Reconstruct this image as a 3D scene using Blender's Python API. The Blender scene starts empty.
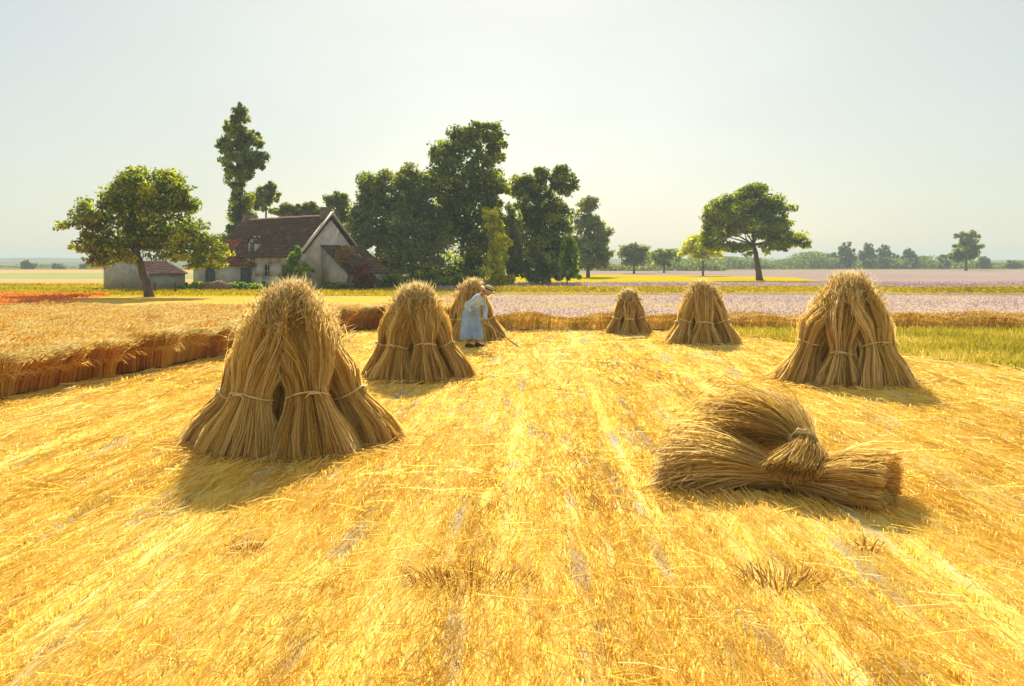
import bpy, bmesh, math, random
import numpy as np

# ------------------------------------------------------------------ camera, sky, sun, exposure
SC = bpy.context.scene
COL = SC.collection
R = math.radians
FPX, HOR, CAMH = 983.0, 264.0, 2.1          # focal length in pixels, horizon row, eye height
cam_d = bpy.data.cameras.new('camera')
cam_d.sensor_width = 36.0
cam_d.lens = 36.0 * FPX / 1024.0
cam_d.shift_y = -(343.0 - HOR) / 1024.0
cam_d.clip_end = 20000.0
cam = bpy.data.objects.new('camera', cam_d)
cam.location = (0, 0, CAMH)
cam.rotation_euler = (R(90), 0, 0)
COL.objects.link(cam)
SC.camera = cam

SUN_EL = 32.0
world = bpy.data.worlds.new('World')
SC.world = world
world.use_nodes = True
wn, wl = world.node_tree.nodes, world.node_tree.links
wn.clear()
sky = wn.new('ShaderNodeTexSky')
sky.sky_type = 'NISHITA'
sky.sun_disc = False
sky.sun_elevation = R(SUN_EL)
sky.sun_rotation = R(0)
sky.altitude = 60
sky.air_density = 1.0
sky.dust_density = 1.3
sky.ozone_density = 2.0
bg = wn.new('ShaderNodeBackground')
bg.inputs['Strength'].default_value = 0.05
wo = wn.new('ShaderNodeOutputWorld')
# thin high veil of cloud over the whole sky, slightly uneven
tc = wn.new('ShaderNodeTexCoord')
mp = wn.new('ShaderNodeMapping'); mp.inputs['Scale'].default_value = (1.0, 1.0, 2.6)
nz = wn.new('ShaderNodeTexNoise'); nz.inputs['Scale'].default_value = 2.6; nz.inputs['Detail'].default_value = 7
rp = wn.new('ShaderNodeMapRange'); rp.inputs[1].default_value = 0.30; rp.inputs[2].default_value = 0.72
rp.inputs[3].default_value = 0.52; rp.inputs[4].default_value = 0.74
mx = wn.new('ShaderNodeMix'); mx.data_type = 'RGBA'
mx.inputs[7].default_value = (7.9, 8.3, 7.1, 1)
wl.new(tc.outputs['Generated'], mp.inputs[0]); wl.new(mp.outputs[0], nz.inputs['Vector'])
wl.new(nz.outputs['Fac'], rp.inputs[0]); wl.new(rp.outputs[0], mx.inputs[0])
wl.new(sky.outputs[0], mx.inputs[6]); wl.new(mx.outputs[2], bg.inputs['Color'])
wl.new(bg.outputs[0], wo.inputs['Surface'])

sun_d = bpy.data.lights.new('sun', 'SUN')
sun_d.energy = 5.0
sun_d.angle = R(0.6)
sun_d.color = (1.0, 0.87, 0.57)
sun = bpy.data.objects.new('sun', sun_d)
sun.rotation_euler = (R(-(90 - SUN_EL)), 0, 0)
sun.location = (0, 60, 60)
COL.objects.link(sun)

SC.view_settings.view_transform = 'Standard'
SC.view_settings.look = 'None'
SC.view_settings.exposure = 0.92
SC.view_settings.gamma = 1.0
SC.view_settings.use_curve_mapping = False
SC.render.engine = 'CYCLES'
SC.cycles.use_denoising = True
SC.cycles.max_bounces = 12
SC.cycles.diffuse_bounces = 9
SC.cycles.transmission_bounces = 9
SC.cycles.transparent_max_bounces = 4

rng = np.random.default_rng(11)

# ------------------------------------------------------------------ helpers
def gp(px, py, z=0.0):
    """ground point seen at a pixel of the 1024-wide picture (used only for measuring distances)"""
    Y = FPX * (CAMH - z) / (py - HOR)
    return ((px - 512.0) * Y / FPX, Y)

def tag(o, label=None, cat=None, group=None, kind=None):
    if label: o['label'] = label
    if cat: o['category'] = cat
    if group: o['group'] = group
    if kind: o['kind'] = kind
    return o

def empty(name, loc=(0, 0, 0), rz=0.0):
    o = bpy.data.objects.new(name, None)
    o.location = loc
    o.rotation_euler = (0, 0, rz)
    o.empty_display_size = 0.3
    COL.objects.link(o)
    return o

def norm(v):
    return v / np.maximum(np.linalg.norm(v, axis=-1, keepdims=True), 1e-9)

class MB:
    """collects vertices and faces of one mesh"""
    def __init__(s):
        s.v, s.q, s.t, s.r, s.n = [], [], [], [], 0
    def add(s, v, q=None, t=None, r=0.5):
        v = np.asarray(v, float).reshape(-1, 3)
        if q is not None and len(q): s.q.append(np.asarray(q, int).reshape(-1, 4) + s.n)
        if t is not None and len(t): s.t.append(np.asarray(t, int).reshape(-1, 3) + s.n)
        s.v.append(v)
        s.r.append(np.full(len(v), r, float) if np.isscalar(r) else np.asarray(r, float))
        s.n += len(v)
        return s
    def box(s, x0, x1, y0, y1, z0, z1, r=0.5, M=None):
        v = np.array([(x, y, z) for z in (z0, z1) for y in (y0, y1) for x in (x0, x1)], float)
        if M is not None: v = M(v)
        return s.add(v, [(0, 2, 3, 1), (4, 5, 7, 6), (0, 1, 5, 4), (2, 6, 7, 3), (0, 4, 6, 2), (1, 3, 7, 5)], r=r)
    def prism(s, poly, axis_vec, r=0.5):
        p = np.asarray(poly, float); n = len(p)
        v = np.vstack([p, p + np.asarray(axis_vec, float)])
        q = [(i, (i + 1) % n, n + (i + 1) % n, n + i) for i in range(n)]
        t = [(0, i + 1, i) for i in range(1, n - 1)] + [(n, n + i, n + i + 1) for i in range(1, n - 1)]
        return s.add(v, q, t, r)
    def tube(s, P, rad, sides=7, r=0.5, cap=True, sq=None):
        P = np.asarray(P, float); K = len(P)
        rad = np.broadcast_to(np.asarray(rad, float), (K,)) if np.ndim(rad) < 2 else np.asarray(rad, float)
        T = norm(np.gradient(P, axis=0))
        up = np.array([0, 0, 1.0]) if abs(T[:, 2]).mean() < 0.8 else np.array([1.0, 0, 0])
        S = norm(np.cross(T, up)); U = np.cross(S, T)
        a = np.linspace(0, 2 * np.pi, sides, endpoint=False)
        r1 = rad if rad.ndim == 1 else rad[:, 0]
        r2 = rad if rad.ndim == 1 else rad[:, 1]
        v = P[:, None] + S[:, None] * (np.cos(a)[None, :, None] * r1[:, None, None]) + U[:, None] * (np.sin(a)[None, :, None] * r2[:, None, None])
        i = np.arange(K - 1)[:, None] * sides; j = np.arange(sides)[None]; j2 = (j + 1) % sides
        q = np.stack([i + j, i + j2, i + sides + j2, i + sides + j], -1).reshape(-1, 4)
        v = v.reshape(-1, 3); t = []
        if cap:
            v = np.vstack([v, P[0], P[-1]]); c0, c1 = K * sides, K * sides + 1
            for k in range(sides):
                t.append((c0, (k + 1) % sides, k)); t.append((c1, (K - 1) * sides + k, (K - 1) * sides + (k + 1) % sides))
        return s.add(v, q, t, r)
    def ribbons(s, P, w, r, side=None):
        N, K, _ = P.shape
        T = np.gradient(P, axis=1)
        if side is None: side = rng.normal(size=(N, 3))
        S = norm(np.cross(T, side[:, None, :]))
        w = np.asarray(w, float)
        if w.ndim == 0: w = np.full((N, K), w)
        elif w.ndim == 1: w = np.repeat(w[:, None], K, 1)
        v = np.stack([P - S * w[..., None] / 2, P + S * w[..., None] / 2], 2).reshape(-1, 3)
        b = (np.arange(N) * K * 2)[:, None] + (np.arange(K - 1) * 2)[None]
        q = np.stack([b, b + 1, b + 3, b + 2], -1).reshape(-1, 4)
        return s.add(v, q, r=np.repeat(r, K * 2))
    def ears(s, P, D, ln, wd, r):
        """grain ears: slender spindles starting at P along D"""
        N = len(P); D = norm(D)
        S = norm(np.cross(D, rng.normal(size=(N, 3)))); U = np.cross(D, S)
        ln = np.broadcast_to(ln, (N,))[:, None]; wd = np.broadcast_to(wd, (N,))[:, None]
        m = P + D * ln * 0.42
        vs = [P] + [m + (S * math.cos(a) + U * math.sin(a)) * wd / 2 for a in (0, 2.094, 4.189)] + [P + D * ln]
        v = np.stack(vs, 1).reshape(-1, 3)
        b = (np.arange(N) * 5)[:, None]
        t = np.stack([np.hstack([b, b + 2, b + 1]), np.hstack([b, b + 3, b + 2]), np.hstack([b, b + 1, b + 3]),
                      np.hstack([b + 4, b + 1, b + 2]), np.hstack([b + 4, b + 2, b + 3]), np.hstack([b + 4, b + 3, b + 1])], 1).reshape(-1, 3)
        return s.add(v, t=t, r=np.repeat(r, 5))
    def leaves(s, P, Nrm, size, r, asp=0.62):
        """rhombic leaf faces"""
        N = len(P); Nrm = norm(Nrm)
        S = norm(np.cross(Nrm, rng.normal(size=(N, 3)))); U = np.cross(Nrm, S)
        size = np.broadcast_to(size, (N,))[:, None]
        bend = Nrm * size * 0.12
        v = np.stack([P - S * size / 2, P + U * size * asp / 2 + bend, P + S * size / 2, P - U * size * asp / 2 + bend], 1).reshape(-1, 3)
        return s.add(v, np.arange(N * 4).reshape(-1, 4), r=np.repeat(r, 4))
    def build(s, name, mat, parent=None, smooth=False, loc=None):
        me = bpy.data.meshes.new(name)
        V = np.vstack(s.v)
        q = np.vstack(s.q) if s.q else np.zeros((0, 4), int)
        t = np.vstack(s.t) if s.t else np.zeros((0, 3), int)
        nq, nt = len(q), len(t)
        me.vertices.add(len(V)); me.vertices.foreach_set('co', V.astype(np.float32).ravel())
        me.loops.add(nq * 4 + nt * 3)
        me.loops.foreach_set('vertex_index', np.concatenate([q.ravel(), t.ravel()]).astype(np.int32))
        me.polygons.add(nq + nt)
        st = np.concatenate([np.arange(nq) * 4, nq * 4 + np.arange(nt) * 3]).astype(np.int32)
        me.polygons.foreach_set('loop_start', st)
        me.update(calc_edges=True)
        at = me.attributes.new('rnd', 'FLOAT', 'POINT')
        at.data.foreach_set('value', np.concatenate(s.r).astype(np.float32))
        if smooth: me.polygons.foreach_set('use_smooth', np.ones(nq + nt, bool))
        me.materials.append(mat)
        me.validate()
        o = bpy.data.objects.new(name, me)
        if parent is not None: o.parent = parent
        if loc is not None: o.location = loc
        COL.objects.link(o)
        return o

def cr(knots, kt, t):
    """smooth interpolation of knots (n,...) given at kt, evaluated at t"""
    knots = np.asarray(knots, float); kt = np.asarray(kt, float); t = np.asarray(t, float)
    m = np.gradient(knots, kt, axis=0)
    i = np.clip(np.searchsorted(kt, t, side='right') - 1, 0, len(kt) - 2)
    h = kt[i + 1] - kt[i]; u = (t - kt[i]) / h
    sh = (-1,) + (1,) * (knots.ndim - 1)
    u = u.reshape(sh); h = h.reshape(sh)
    return ((2 * u**3 - 3 * u**2 + 1) * knots[i] + (u**3 - 2 * u**2 + u) * h * m[i]
            + (-2 * u**3 + 3 * u**2) * knots[i + 1] + (u**3 - u**2) * h * m[i + 1])

def lumps(x, y, k=1.0, seed=0):
    """cheap smooth 2-D noise in -1..1"""
    g = np.random.default_rng(seed); out = 0
    for j in range(6):
        a = g.uniform(0, 6.28); f = k * g.uniform(0.6, 2.2)
        out = out + np.sin(f * (x * math.cos(a) + y * math.sin(a)) + g.uniform(0, 6.28))
    return out / 6 * 1.7

# ------------------------------------------------------------------ materials
def mat(name):
    m = bpy.data.materials.new(name); m.use_nodes = True
    n = m.node_tree.nodes; n.clear()
    return m, n, m.node_tree.links

def ramp(n, stops, interp='LINEAR'):
    c = n.new('ShaderNodeValToRGB'); e = c.color_ramp.elements
    c.color_ramp.interpolation = interp
    while len(e) < len(stops): e.new(0.5)
    for k, (p, col) in enumerate(stops):
        e[k].position = p; e[k].color = (*col, 1)
    return c

def thin_mat(name, stops, trans=0.4, rough=0.55, spec=0.25, tint=None, patch=None):
    """thin plant matter: colour from the per-piece random value, light passes through"""
    m, n, l = mat(name)
    at = n.new('ShaderNodeAttribute'); at.attribute_name = 'rnd'
    rp = ramp(n, stops); l.new(at.outputs['Fac'], rp.inputs[0])
    b = n.new('ShaderNodeBsdfPrincipled'); b.inputs['Roughness'].default_value = rough
    b.inputs['Specular IOR Level'].default_value = spec
    t = n.new('ShaderNodeBsdfTranslucent')
    col = rp.outputs[0]
    if patch:                                   # large soft patches of another shade over the plant
        sc_, c2, amt = patch
        g = n.new('ShaderNodeNewGeometry')
        nz = n.new('ShaderNodeTexNoise'); nz.inputs['Scale'].default_value = sc_; nz.inputs['Detail'].default_value = 3
        l.new(g.outputs['Position'], nz.inputs['Vector'])
        mr = n.new('ShaderNodeMapRange'); mr.inputs[1].default_value = 0.42; mr.inputs[2].default_value = 0.68
        mr.inputs[4].default_value = amt
        l.new(nz.outputs['Fac'], mr.inputs[0])
        mm = n.new('ShaderNodeMix'); mm.data_type = 'RGBA'; mm.inputs[7].default_value = (*c2, 1)
        l.new(mr.outputs[0], mm.inputs[0]); l.new(col, mm.inputs[6]); col = mm.outputs[2]
    l.new(col, b.inputs['Base Color'])
    if tint:
        mt = n.new('ShaderNodeMix'); mt.data_type = 'RGBA'; mt.blend_type = 'MULTIPLY'; mt.inputs[0].default_value = 1
        mt.inputs[7].default_value = (*tint, 1); l.new(col, mt.inputs[6]); l.new(mt.outputs[2], t.inputs['Color'])
    else:
        l.new(col, t.inputs['Color'])
    x = n.new('ShaderNodeMixShader'); x.inputs[0].default_value = trans
    l.new(b.outputs[0], x.inputs[1]); l.new(t.outputs[0], x.inputs[2])
    o = n.new('ShaderNodeOutputMaterial'); l.new(x.outputs[0], o.inputs[0])
    return m

def surf_mat(name, stops, scale=4.0, stretch=(1, 1, 1), rot=0.0, detail=8, rough=0.8, bump=0.0, bscale=None, spec=0.2,
             patch=None, coords='Object', distort=0.0):
    """solid matter: noise-driven colour and fine relief"""
    m, n, l = mat(name)
    tc = n.new('ShaderNodeTexCoord')
    mp = n.new('ShaderNodeMapping'); mp.inputs['Scale'].default_value = stretch; mp.inputs['Rotation'].default_value = (0, 0, rot)
    l.new(tc.outputs[coords], mp.inputs[0])
    nz = n.new('ShaderNodeTexNoise'); nz.inputs['Scale'].default_value = scale; nz.inputs['Detail'].default_value = detail
    nz.inputs['Distortion'].default_value = distort
    l.new(mp.outputs[0], nz.inputs['Vector'])
    rp = ramp(n, stops); l.new(nz.outputs['Fac'], rp.inputs[0])
    col = rp.outputs[0]
    for (psc, lo, hi, c2) in (patch or []):
        nz2 = n.new('ShaderNodeTexNoise'); nz2.inputs['Scale'].default_value = psc; nz2.inputs['Detail'].default_value = 6
        l.new(mp.outputs[0], nz2.inputs['Vector'])
        mr = n.new('ShaderNodeMapRange'); mr.inputs[1].default_value = lo; mr.inputs[2].default_value = hi
        l.new(nz2.outputs['Fac'], mr.inputs[0])
        mm = n.new('ShaderNodeMix'); mm.data_type = 'RGBA'; mm.inputs[7].default_value = (*c2, 1)
        l.new(mr.outputs[0], mm.inputs[0]); l.new(col, mm.inputs[6]); col = mm.outputs[2]
    b = n.new('ShaderNodeBsdfPrincipled'); b.inputs['Roughness'].default_value = rough
    b.inputs['Specular IOR Level'].default_value = spec
    l.new(col, b.inputs['Base Color'])
    if bump:
        bz = n.new('ShaderNodeTexNoise'); bz.inputs['Scale'].default_value = bscale or scale * 4; bz.inputs['Detail'].default_value = 6
        l.new(mp.outputs[0], bz.inputs['Vector'])
        bp = n.new('ShaderNodeBump'); bp.inputs['Strength'].default_value = bump; bp.inputs['Distance'].default_value = 0.05
        l.new(bz.outputs['Fac'], bp.inputs['Height']); l.new(bp.outputs[0], b.inputs['Normal'])
    o = n.new('ShaderNodeOutputMaterial'); l.new(b.outputs[0], o.inputs[0])
    return m

M = {}
M['straw'] = thin_mat('straw', [(0, (.30, .17, .045)), (.3, (.62, .40, .085)), (.65, (.83, .60, .19)), (1, (.92, .78, .42))], .58, .55, .10)
M['ear'] = thin_mat('grain_ear', [(0, (.60, .38, .10)), (.5, (.80, .60, .24)), (1, (.90, .80, .52))], .5, .5, .3)
M['band'] = thin_mat('straw_band', [(0, (.54, .38, .13)), (1, (.74, .57, .28))], .15)
M['stubble'] = thin_mat('stubble_straw', [(0, (.48, .32, .09)), (.35, (.76, .52, .10)), (.7, (.90, .68, .165)), (1, (.92, .78, .40))], .52, .5, .15)
M['wheat'] = thin_mat('standing_wheat', [(0, (.62, .27, .035)), (.35, (.80, .46, .08)), (.65, (.88, .68, .26)), (1, (.92, .82, .50))], .6, .5, .12)
M['fringe'] = thin_mat('field_edge_wheat', [(0, (.46, .34, .05)), (.4, (.70, .45, .08)), (1, (.82, .62, .20))], .52)
M['grass'] = thin_mat('grass_blades', [(0, (.20, .19, .02)), (.4, (.38, .33, .03)), (.8, (.58, .45, .06)), (1, (.74, .58, .22))], .45, .7, .05)
M['weed'] = thin_mat('dry_weed', [(0, (.20, .09, .03)), (1, (.46, .24, .06))], .3)
M['field'] = surf_mat('stubble_field', [(.25, (.40, .32, .20)), (.40, (.62, .47, .16)), (.55, (.74, .56, .17)), (.72, (.78, .65, .32))],
                      1.5, (3.2, .42, 1), R(1.6), rough=.85, bump=.5, bscale=9,
                      patch=[(1.1, .56, .66, (.40, .36, .33)), (.8, .60, .76, (.62, .46, .06))], spec=0.0)
M['earth'] = surf_mat('earth', [(.3, (.16, .13, .06)), (.7, (.32, .26, .12))], .02, spec=0.0)
M['wheat_ground'] = surf_mat('wheat_ground', [(.3, (.24, .13, .03)), (.7, (.42, .25, .06))], 2, spec=0.0)
M['gold'] = surf_mat('gold_field', [(.3, (.58, .36, .07)), (.7, (.70, .48, .13))], .6, (.4, 1.4, 1), spec=0.0)
M['lilac'] = surf_mat('lilac_field', [(.3, (.44, .33, .32)), (.5, (.50, .39, .40)), (.7, (.56, .46, .46))], .5, (.5, 1.6, 1),
                      patch=[(.55, .55, .7, (.62, .45, .12))], bump=.3, spec=0.0)
M['lavender'] = surf_mat('lavender_strip', [(.3, (.42, .30, .33)), (.7, (.56, .43, .46))], .5, (.4, 1.5, 1), spec=0.0)
M['far_lilac'] = surf_mat('far_lilac_field', [(.3, (.31, .235, .245)), (.7, (.38, .30, .31))], .06, (.4, 1.5, 1), spec=0.0)
M['meadow'] = surf_mat('meadow', [(.3, (.40, .32, .01)), (.55, (.50, .40, .012)), (.75, (.56, .44, .02))], .12, (.4, 1.3, 1), bump=.3, spec=0.0)
M['verge'] = surf_mat('verge', [(.3, (.26, .22, .03)), (.5, (.42, .33, .05)), (.7, (.60, .46, .14))], .8, (.5, 1.2, 1), bump=.4, spec=0.0)
M['poppy_ground'] = surf_mat('clover_strip', [(.3, (.72, .26, .07)), (.7, (.80, .34, .10))], .3, (.4, 1.4, 1), spec=0.0)
M['tan_field'] = surf_mat('tan_field', [(.3, (.44, .32, .16)), (.7, (.56, .42, .22))], .05, (.3, 1.5, 1), spec=0.0)
M['green_field'] = surf_mat('green_field', [(.3, (.30, .33, .15)), (.7, (.36, .38, .19))], .05, (.3, 1.5, 1), spec=0.0)
M['hill'] = surf_mat('hill', [(.3, (.10, .12, .08)), (.7, (.26, .24, .16))], .006, spec=0.0)
M['bark'] = surf_mat('bark', [(.3, (.07, .05, .038)), (.7, (.16, .115, .085))], 5, (1, 1, .3), bump=.8)
LEAF = {
 'oak': [(0, (.040, .058, .012)), (.5, (.095, .115, .018)), (1, (.27, .26, .025))],
 'grove': [(0, (.034, .052, .018)), (.5, (.080, .098, .026)), (1, (.23, .23, .035))],
 'grey': [(0, (.06, .075, .04)), (.5, (.10, .115, .055)), (1, (.17, .17, .08))],
 'bright': [(0, (.12, .13, .016)), (.5, (.26, .26, .025)), (1, (.42, .38, .03))],
 'far': [(0, (.04, .055, .03)), (1, (.09, .10, .05))],
 'rust': [(0, (.10, .03, .015)), (.5, (.20, .06, .02)), (1, (.28, .10, .03))],
 'amber': [(0, (.26, .15, .07)), (.5, (.38, .23, .10)), (1, (.48, .33, .17))],
 'bush': [(0, (.04, .07, .018)), (.5, (.10, .15, .03)), (1, (.22, .28, .06))],
}
for k, st in LEAF.items():
    st = [(p, tuple(min(1, q * (1.95 if k not in ('amber', 'rust') else 1)) for q in c)) for p, c in st]
    M[k] = thin_mat('foliage_' + k, st, .58 if k not in ('amber', 'rust') else .3, .6, .08, tint=(1.55, 1.65, .45))

# ------------------------------------------------------------------ the setting: ground and fields
def sheet(name, poly, z, m, wob=0.0):
    pts = []
    for k, (x, y) in enumerate(poly):
        x2, y2 = poly[(k + 1) % len(poly)]
        n = max(1, int(math.hypot(x2 - x, y2 - y) / 2.5)) if wob else 1
        for i in range(n):
            u, v = x + (x2 - x) * i / n, y + (y2 - y) * i / n
            d = wob * float(lumps(np.float64(u), np.float64(v), .22, 7))
            pts.append((u + d * .3, v + d, z))
    me = bpy.data.meshes.new(name); me.from_pydata(pts, [], [list(range(len(pts)))]); me.update()
    me.materials.append(m)
    o = bpy.data.objects.new(name, me); COL.objects.link(o); o['kind'] = 'structure'
    return o

sheet('ground', [(-2600, -60), (2600, -60), (2600, 2600), (-2600, 2600)], -0.012, M['earth'])
wx = lambda y: -7.8 + 0.169 * (y - 15)              # edge of the standing wheat on the left
vx = lambda y: 6.7 + (9.95 - 6.7) * (28.3 - y) / 9.2  # edge of the grass verge on the right
FAR = 30.6

# stubble field: a gently uneven sheet
def stubble_ground():
    xs = np.linspace(-32, 20, 150); ys = np.linspace(-12, FAR + .6, 130)
    X, Y = np.meshgrid(xs, ys)
    Z = 0.018 * lumps(X, Y, 1.6, 3) + 0.012 * np.sin((X - Y * .028) * 2 * np.pi / .9)
    Z = Z - Z.min() + .002
    Z *= .8
    v = np.stack([X, Y, Z], -1).reshape(-1, 3)
    i = np.arange(len(ys) - 1)[:, None] * len(xs) + np.arange(len(xs) - 1)[None]
    q = np.stack([i, i + 1, i + len(xs) + 1, i + len(xs)], -1).reshape(-1, 4)
    o = MB().add(v, q).build('stubble_field', M['field'], smooth=True); o['kind'] = 'structure'
stubble_ground()
def gz(x, y):
    return 0.04
sheet('wheat_ground', [(wx(8) - 60, 8), (wx(8), 8), (wx(FAR), FAR), (-2, FAR + .3), (-3.0, 34.6), (-60, 34.6)], .075, M['wheat_ground'])
sheet('lilac_field', [(-14, FAR + .2), (70, FAR + .2), (70, 66), (-20, 66)], .05, M['lilac'], 0.1)
sheet('weed_strip', [(-2.5, 66), (80, 66), (80, 75), (-3, 75)], .072, M['meadow'], 1.6)
sheet('lavender_strip', [(-8, 75), (110, 75), (110, 100), (-8, 100)], .074, M['lavender'], 1.2)
sheet('far_lilac_field', [(-60, 100), (330, 100), (330, 330), (-60, 330)], .05, M['far_lilac'])
sheet('yellow_meadow', [(-2, 96), (33, 96), (43, 150), (20, 188), (-8, 185)], .08, M['meadow'], 3.0)
sheet('farm_meadow', [(-90, 62), (-2.6, 62), (-2.6, 112), (-90, 97)], .066, M['meadow'], 1.0)
sheet('clover_strip', [(-70, 48), (-23, 50), (-26, 62), (-70, 62)], .068, M['poppy_ground'], 0.8)
sheet('gold_field', [(-23, 34.6), (-3, 34.6), (-2.6, 62), (-26, 62)], .064, M['gold'])
sheet('tan_field', [(-140, 97), (-30, 105), (-30, 137), (-140, 137)], .06, M['tan_field'], 3)
sheet('green_field', [(-260, 137), (-40, 137), (-40, 217), (-260, 217)], .062, M['green_field'], 5)
sheet('far_tan_field', [(-420, 217), (-60, 217), (-60, 345), (-420, 345)], .058, M['tan_field'])
sheet('grass_verge', [(vx(28.9), FAR + .3), (vx(28.9), 28.9), (vx(19), 19), (vx(4), 4), (40, 4), (40, FAR + .3)], .052, M['verge'])

def hills():
    for k, (y, amp, x0, x1, seed) in enumerate(((950, 7, -900, 900, 1), (1600, 13, -1500, 1500, 2))):
        xs = np.linspace(x0, x1, 160)
        h = amp * (.75 + .3 * lumps(xs, xs * 0, .004, seed) + .12 * lumps(xs, xs * 0, .03, seed + 5))
        rows = [(y - 120, 0), (y - 60, .4), (y, 1), (y + 90, .6), (y + 250, 0)]
        v = np.array([[(xs[i], yy + 20 * math.sin(i * .3), max(h[i] * f, 0) + (-.5 if f == 0 else 0)) for i in range(160)] for yy, f in rows])
        i = np.arange(4)[:, None] * 160 + np.arange(159)[None]
        q = np.stack([i, i + 1, i + 161, i + 160], -1).reshape(-1, 4)
        o = MB().add(v, q).build('hills', M['hill'], smooth=True); o['kind'] = 'structure'
hills()

# ------------------------------------------------------------------ stubble and loose straw on the cut field
def in_field(x, y):
    return (x > wx(y) + .12) & (x < vx(y) - .1) & (y < FAR) 

STOOKS = [  # px centre x, distance, height, width
    ('A', -2.55, 11.35, 1.97, 2.56), ('B', -1.76, 17.9, 1.79, 2.12), ('C', -1.12, 27.0, 1.72, 1.95),
    ('D', 3.49, 29.3, 1.38, 1.55), ('E', 5.0, 25.8, 1.73, 2.14), ('F', 5.83, 17.3, 2.03, 2.68)]

def scatter(n, y0, y1, power=1.0):
    y = y0 + (y1 - y0) * rng.random(n) ** power
    x = (rng.random(n) * 2 - 1) * (.56 * y + .6)
    k = in_field(x, y)
    return x[k], y[k]

def streak(x, y, seed):
    return lumps((x - y * .028) * 5.5, y * .32, 1.0, seed)
def stubble():
    b = MB()
    tilt = .028
    for (n, y0, y1, h, w) in ((24000, 3.6, 9, .075, .008), (27000, 9, 17, .075, .012), (19000, 17, 30.5, .07, .02)):
        x, y = scatter(n, y0, y1)
        row = .19
        u = x - y * tilt
        u = np.round(u / row) * row + rng.normal(0, .022, len(u))
        x = u + y * tilt
        keep = lumps(x, y, 1.3, 21) + rng.normal(0, .5, len(x)) > -.75
        x, y = x[keep], y[keep]; N = len(x)
        hh = h * rng.uniform(.45, 1.25, N)
        P = np.zeros((N, 2, 3)); P[:, 0] = np.stack([x, y, np.full(N, .01)], -1)
        d = np.stack([rng.normal(.02, .22, N), rng.normal(.0, .25, N), np.ones(N)], -1)
        P[:, 1] = P[:, 0] + norm(d) * hh[:, None]
        b.ribbons(P, w, np.clip(rng.normal(.55, .18, N) + .22 * streak(x, y, 81), 0, 1))
    # loose straw lying on the ground, mostly along the rows
    for (n, y0, y1, ln, w) in ((30000, 3.5, 8, .34, .0055), (30000, 8, 16, .50, .010), (18000, 16, 30.5, .8, .02)):
        x, y = scatter(n, y0, y1); k = streak(x, y, 82) + rng.normal(0, .4, len(x)) > -.62; x, y = x[k], y[k]; N = len(x)
        a = np.pi / 2 - tilt + rng.normal(0, .11, N) + np.where(rng.random(N) < .06, rng.uniform(-1.5, 1.5, N), 0)
        L = ln * rng.uniform(.4, 1.3, N)
        z = .035 + rng.random(N) ** 2 * .06
        dz = rng.normal(0, .05, N)
        dirv = np.stack([np.cos(a), np.sin(a), dz], -1)
        P = np.stack([x, y, z], -1)[:, None] + dirv[:, None] * (np.array([-.5, 0, .5])[None, :, None] * L[:, None, None])
        P[:, 1, 2] += rng.uniform(-.01, .02, N)
        P[:, 1, :2] += rng.normal(0, .02, (N, 2))
        P[..., 2] = np.maximum(P[..., 2], .022)
        side = np.stack([rng.normal(0, .5, N), rng.normal(0, .5, N), np.ones(N)], -1)
        b.ribbons(P, w, np.clip(rng.normal(.64, .18, N) + .25 * streak(x, y, 83), 0, 1), side=np.cross(dirv, side))
    o = b.build('stubble', M['stubble'])
    tag(o, 'golden cut stubble and loose straw covering the harvested field', 'stubble', kind='stuff')
stubble()

def weed(px, py, n, h, spread, label, sx=1.0):
    x, y = gp(px, py); b = MB()
    a = rng.uniform(0, 6.28, n); rr = rng.random(n) ** .5
    P = np.zeros((n, 4, 3))
    bx = np.stack([np.cos(a) * rr * spread * sx, np.sin(a) * rr * spread, np.full(n, .01)], -1)
    d = np.stack([np.cos(a) * rng.uniform(.2, .9, n), np.sin(a) * rng.uniform(.2, .9, n), np.ones(n)], -1)
    L = h * rng.uniform(.4, 1.1, n)
    for k, t in enumerate((0, .4, .75, 1)):
        P[:, k] = bx + norm(d) * (L * t)[:, None]; P[:, k, 2] -= .35 * (L * t * t) * (rr + .2)
    P[..., 2] = np.maximum(P[..., 2], .01) + .02
    b.ribbons(P, np.array([.008, .008, .006, .002])[None].repeat(n, 0), rng.random(n))
    o = b.build('weed_tuft', M['weed'], loc=(x, y, 0))
    tag(o, label, 'weed', 'dry weed tufts on the stubble')
weed(782, 588, 90, .20, .16, 'brown dry weed tuft in the stubble below the lying sheaves', 1.6)
weed(470, 588, 130, .17, .16, 'wide low tuft of brown straw in the foreground middle', 2.6)
weed(248, 556, 50, .14, .10, 'small brown weed tuft in stubble below the largest stook')
weed(868, 556, 40, .14, .07, 'small upright brown weed near lying sheaves shadow tip')

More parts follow.
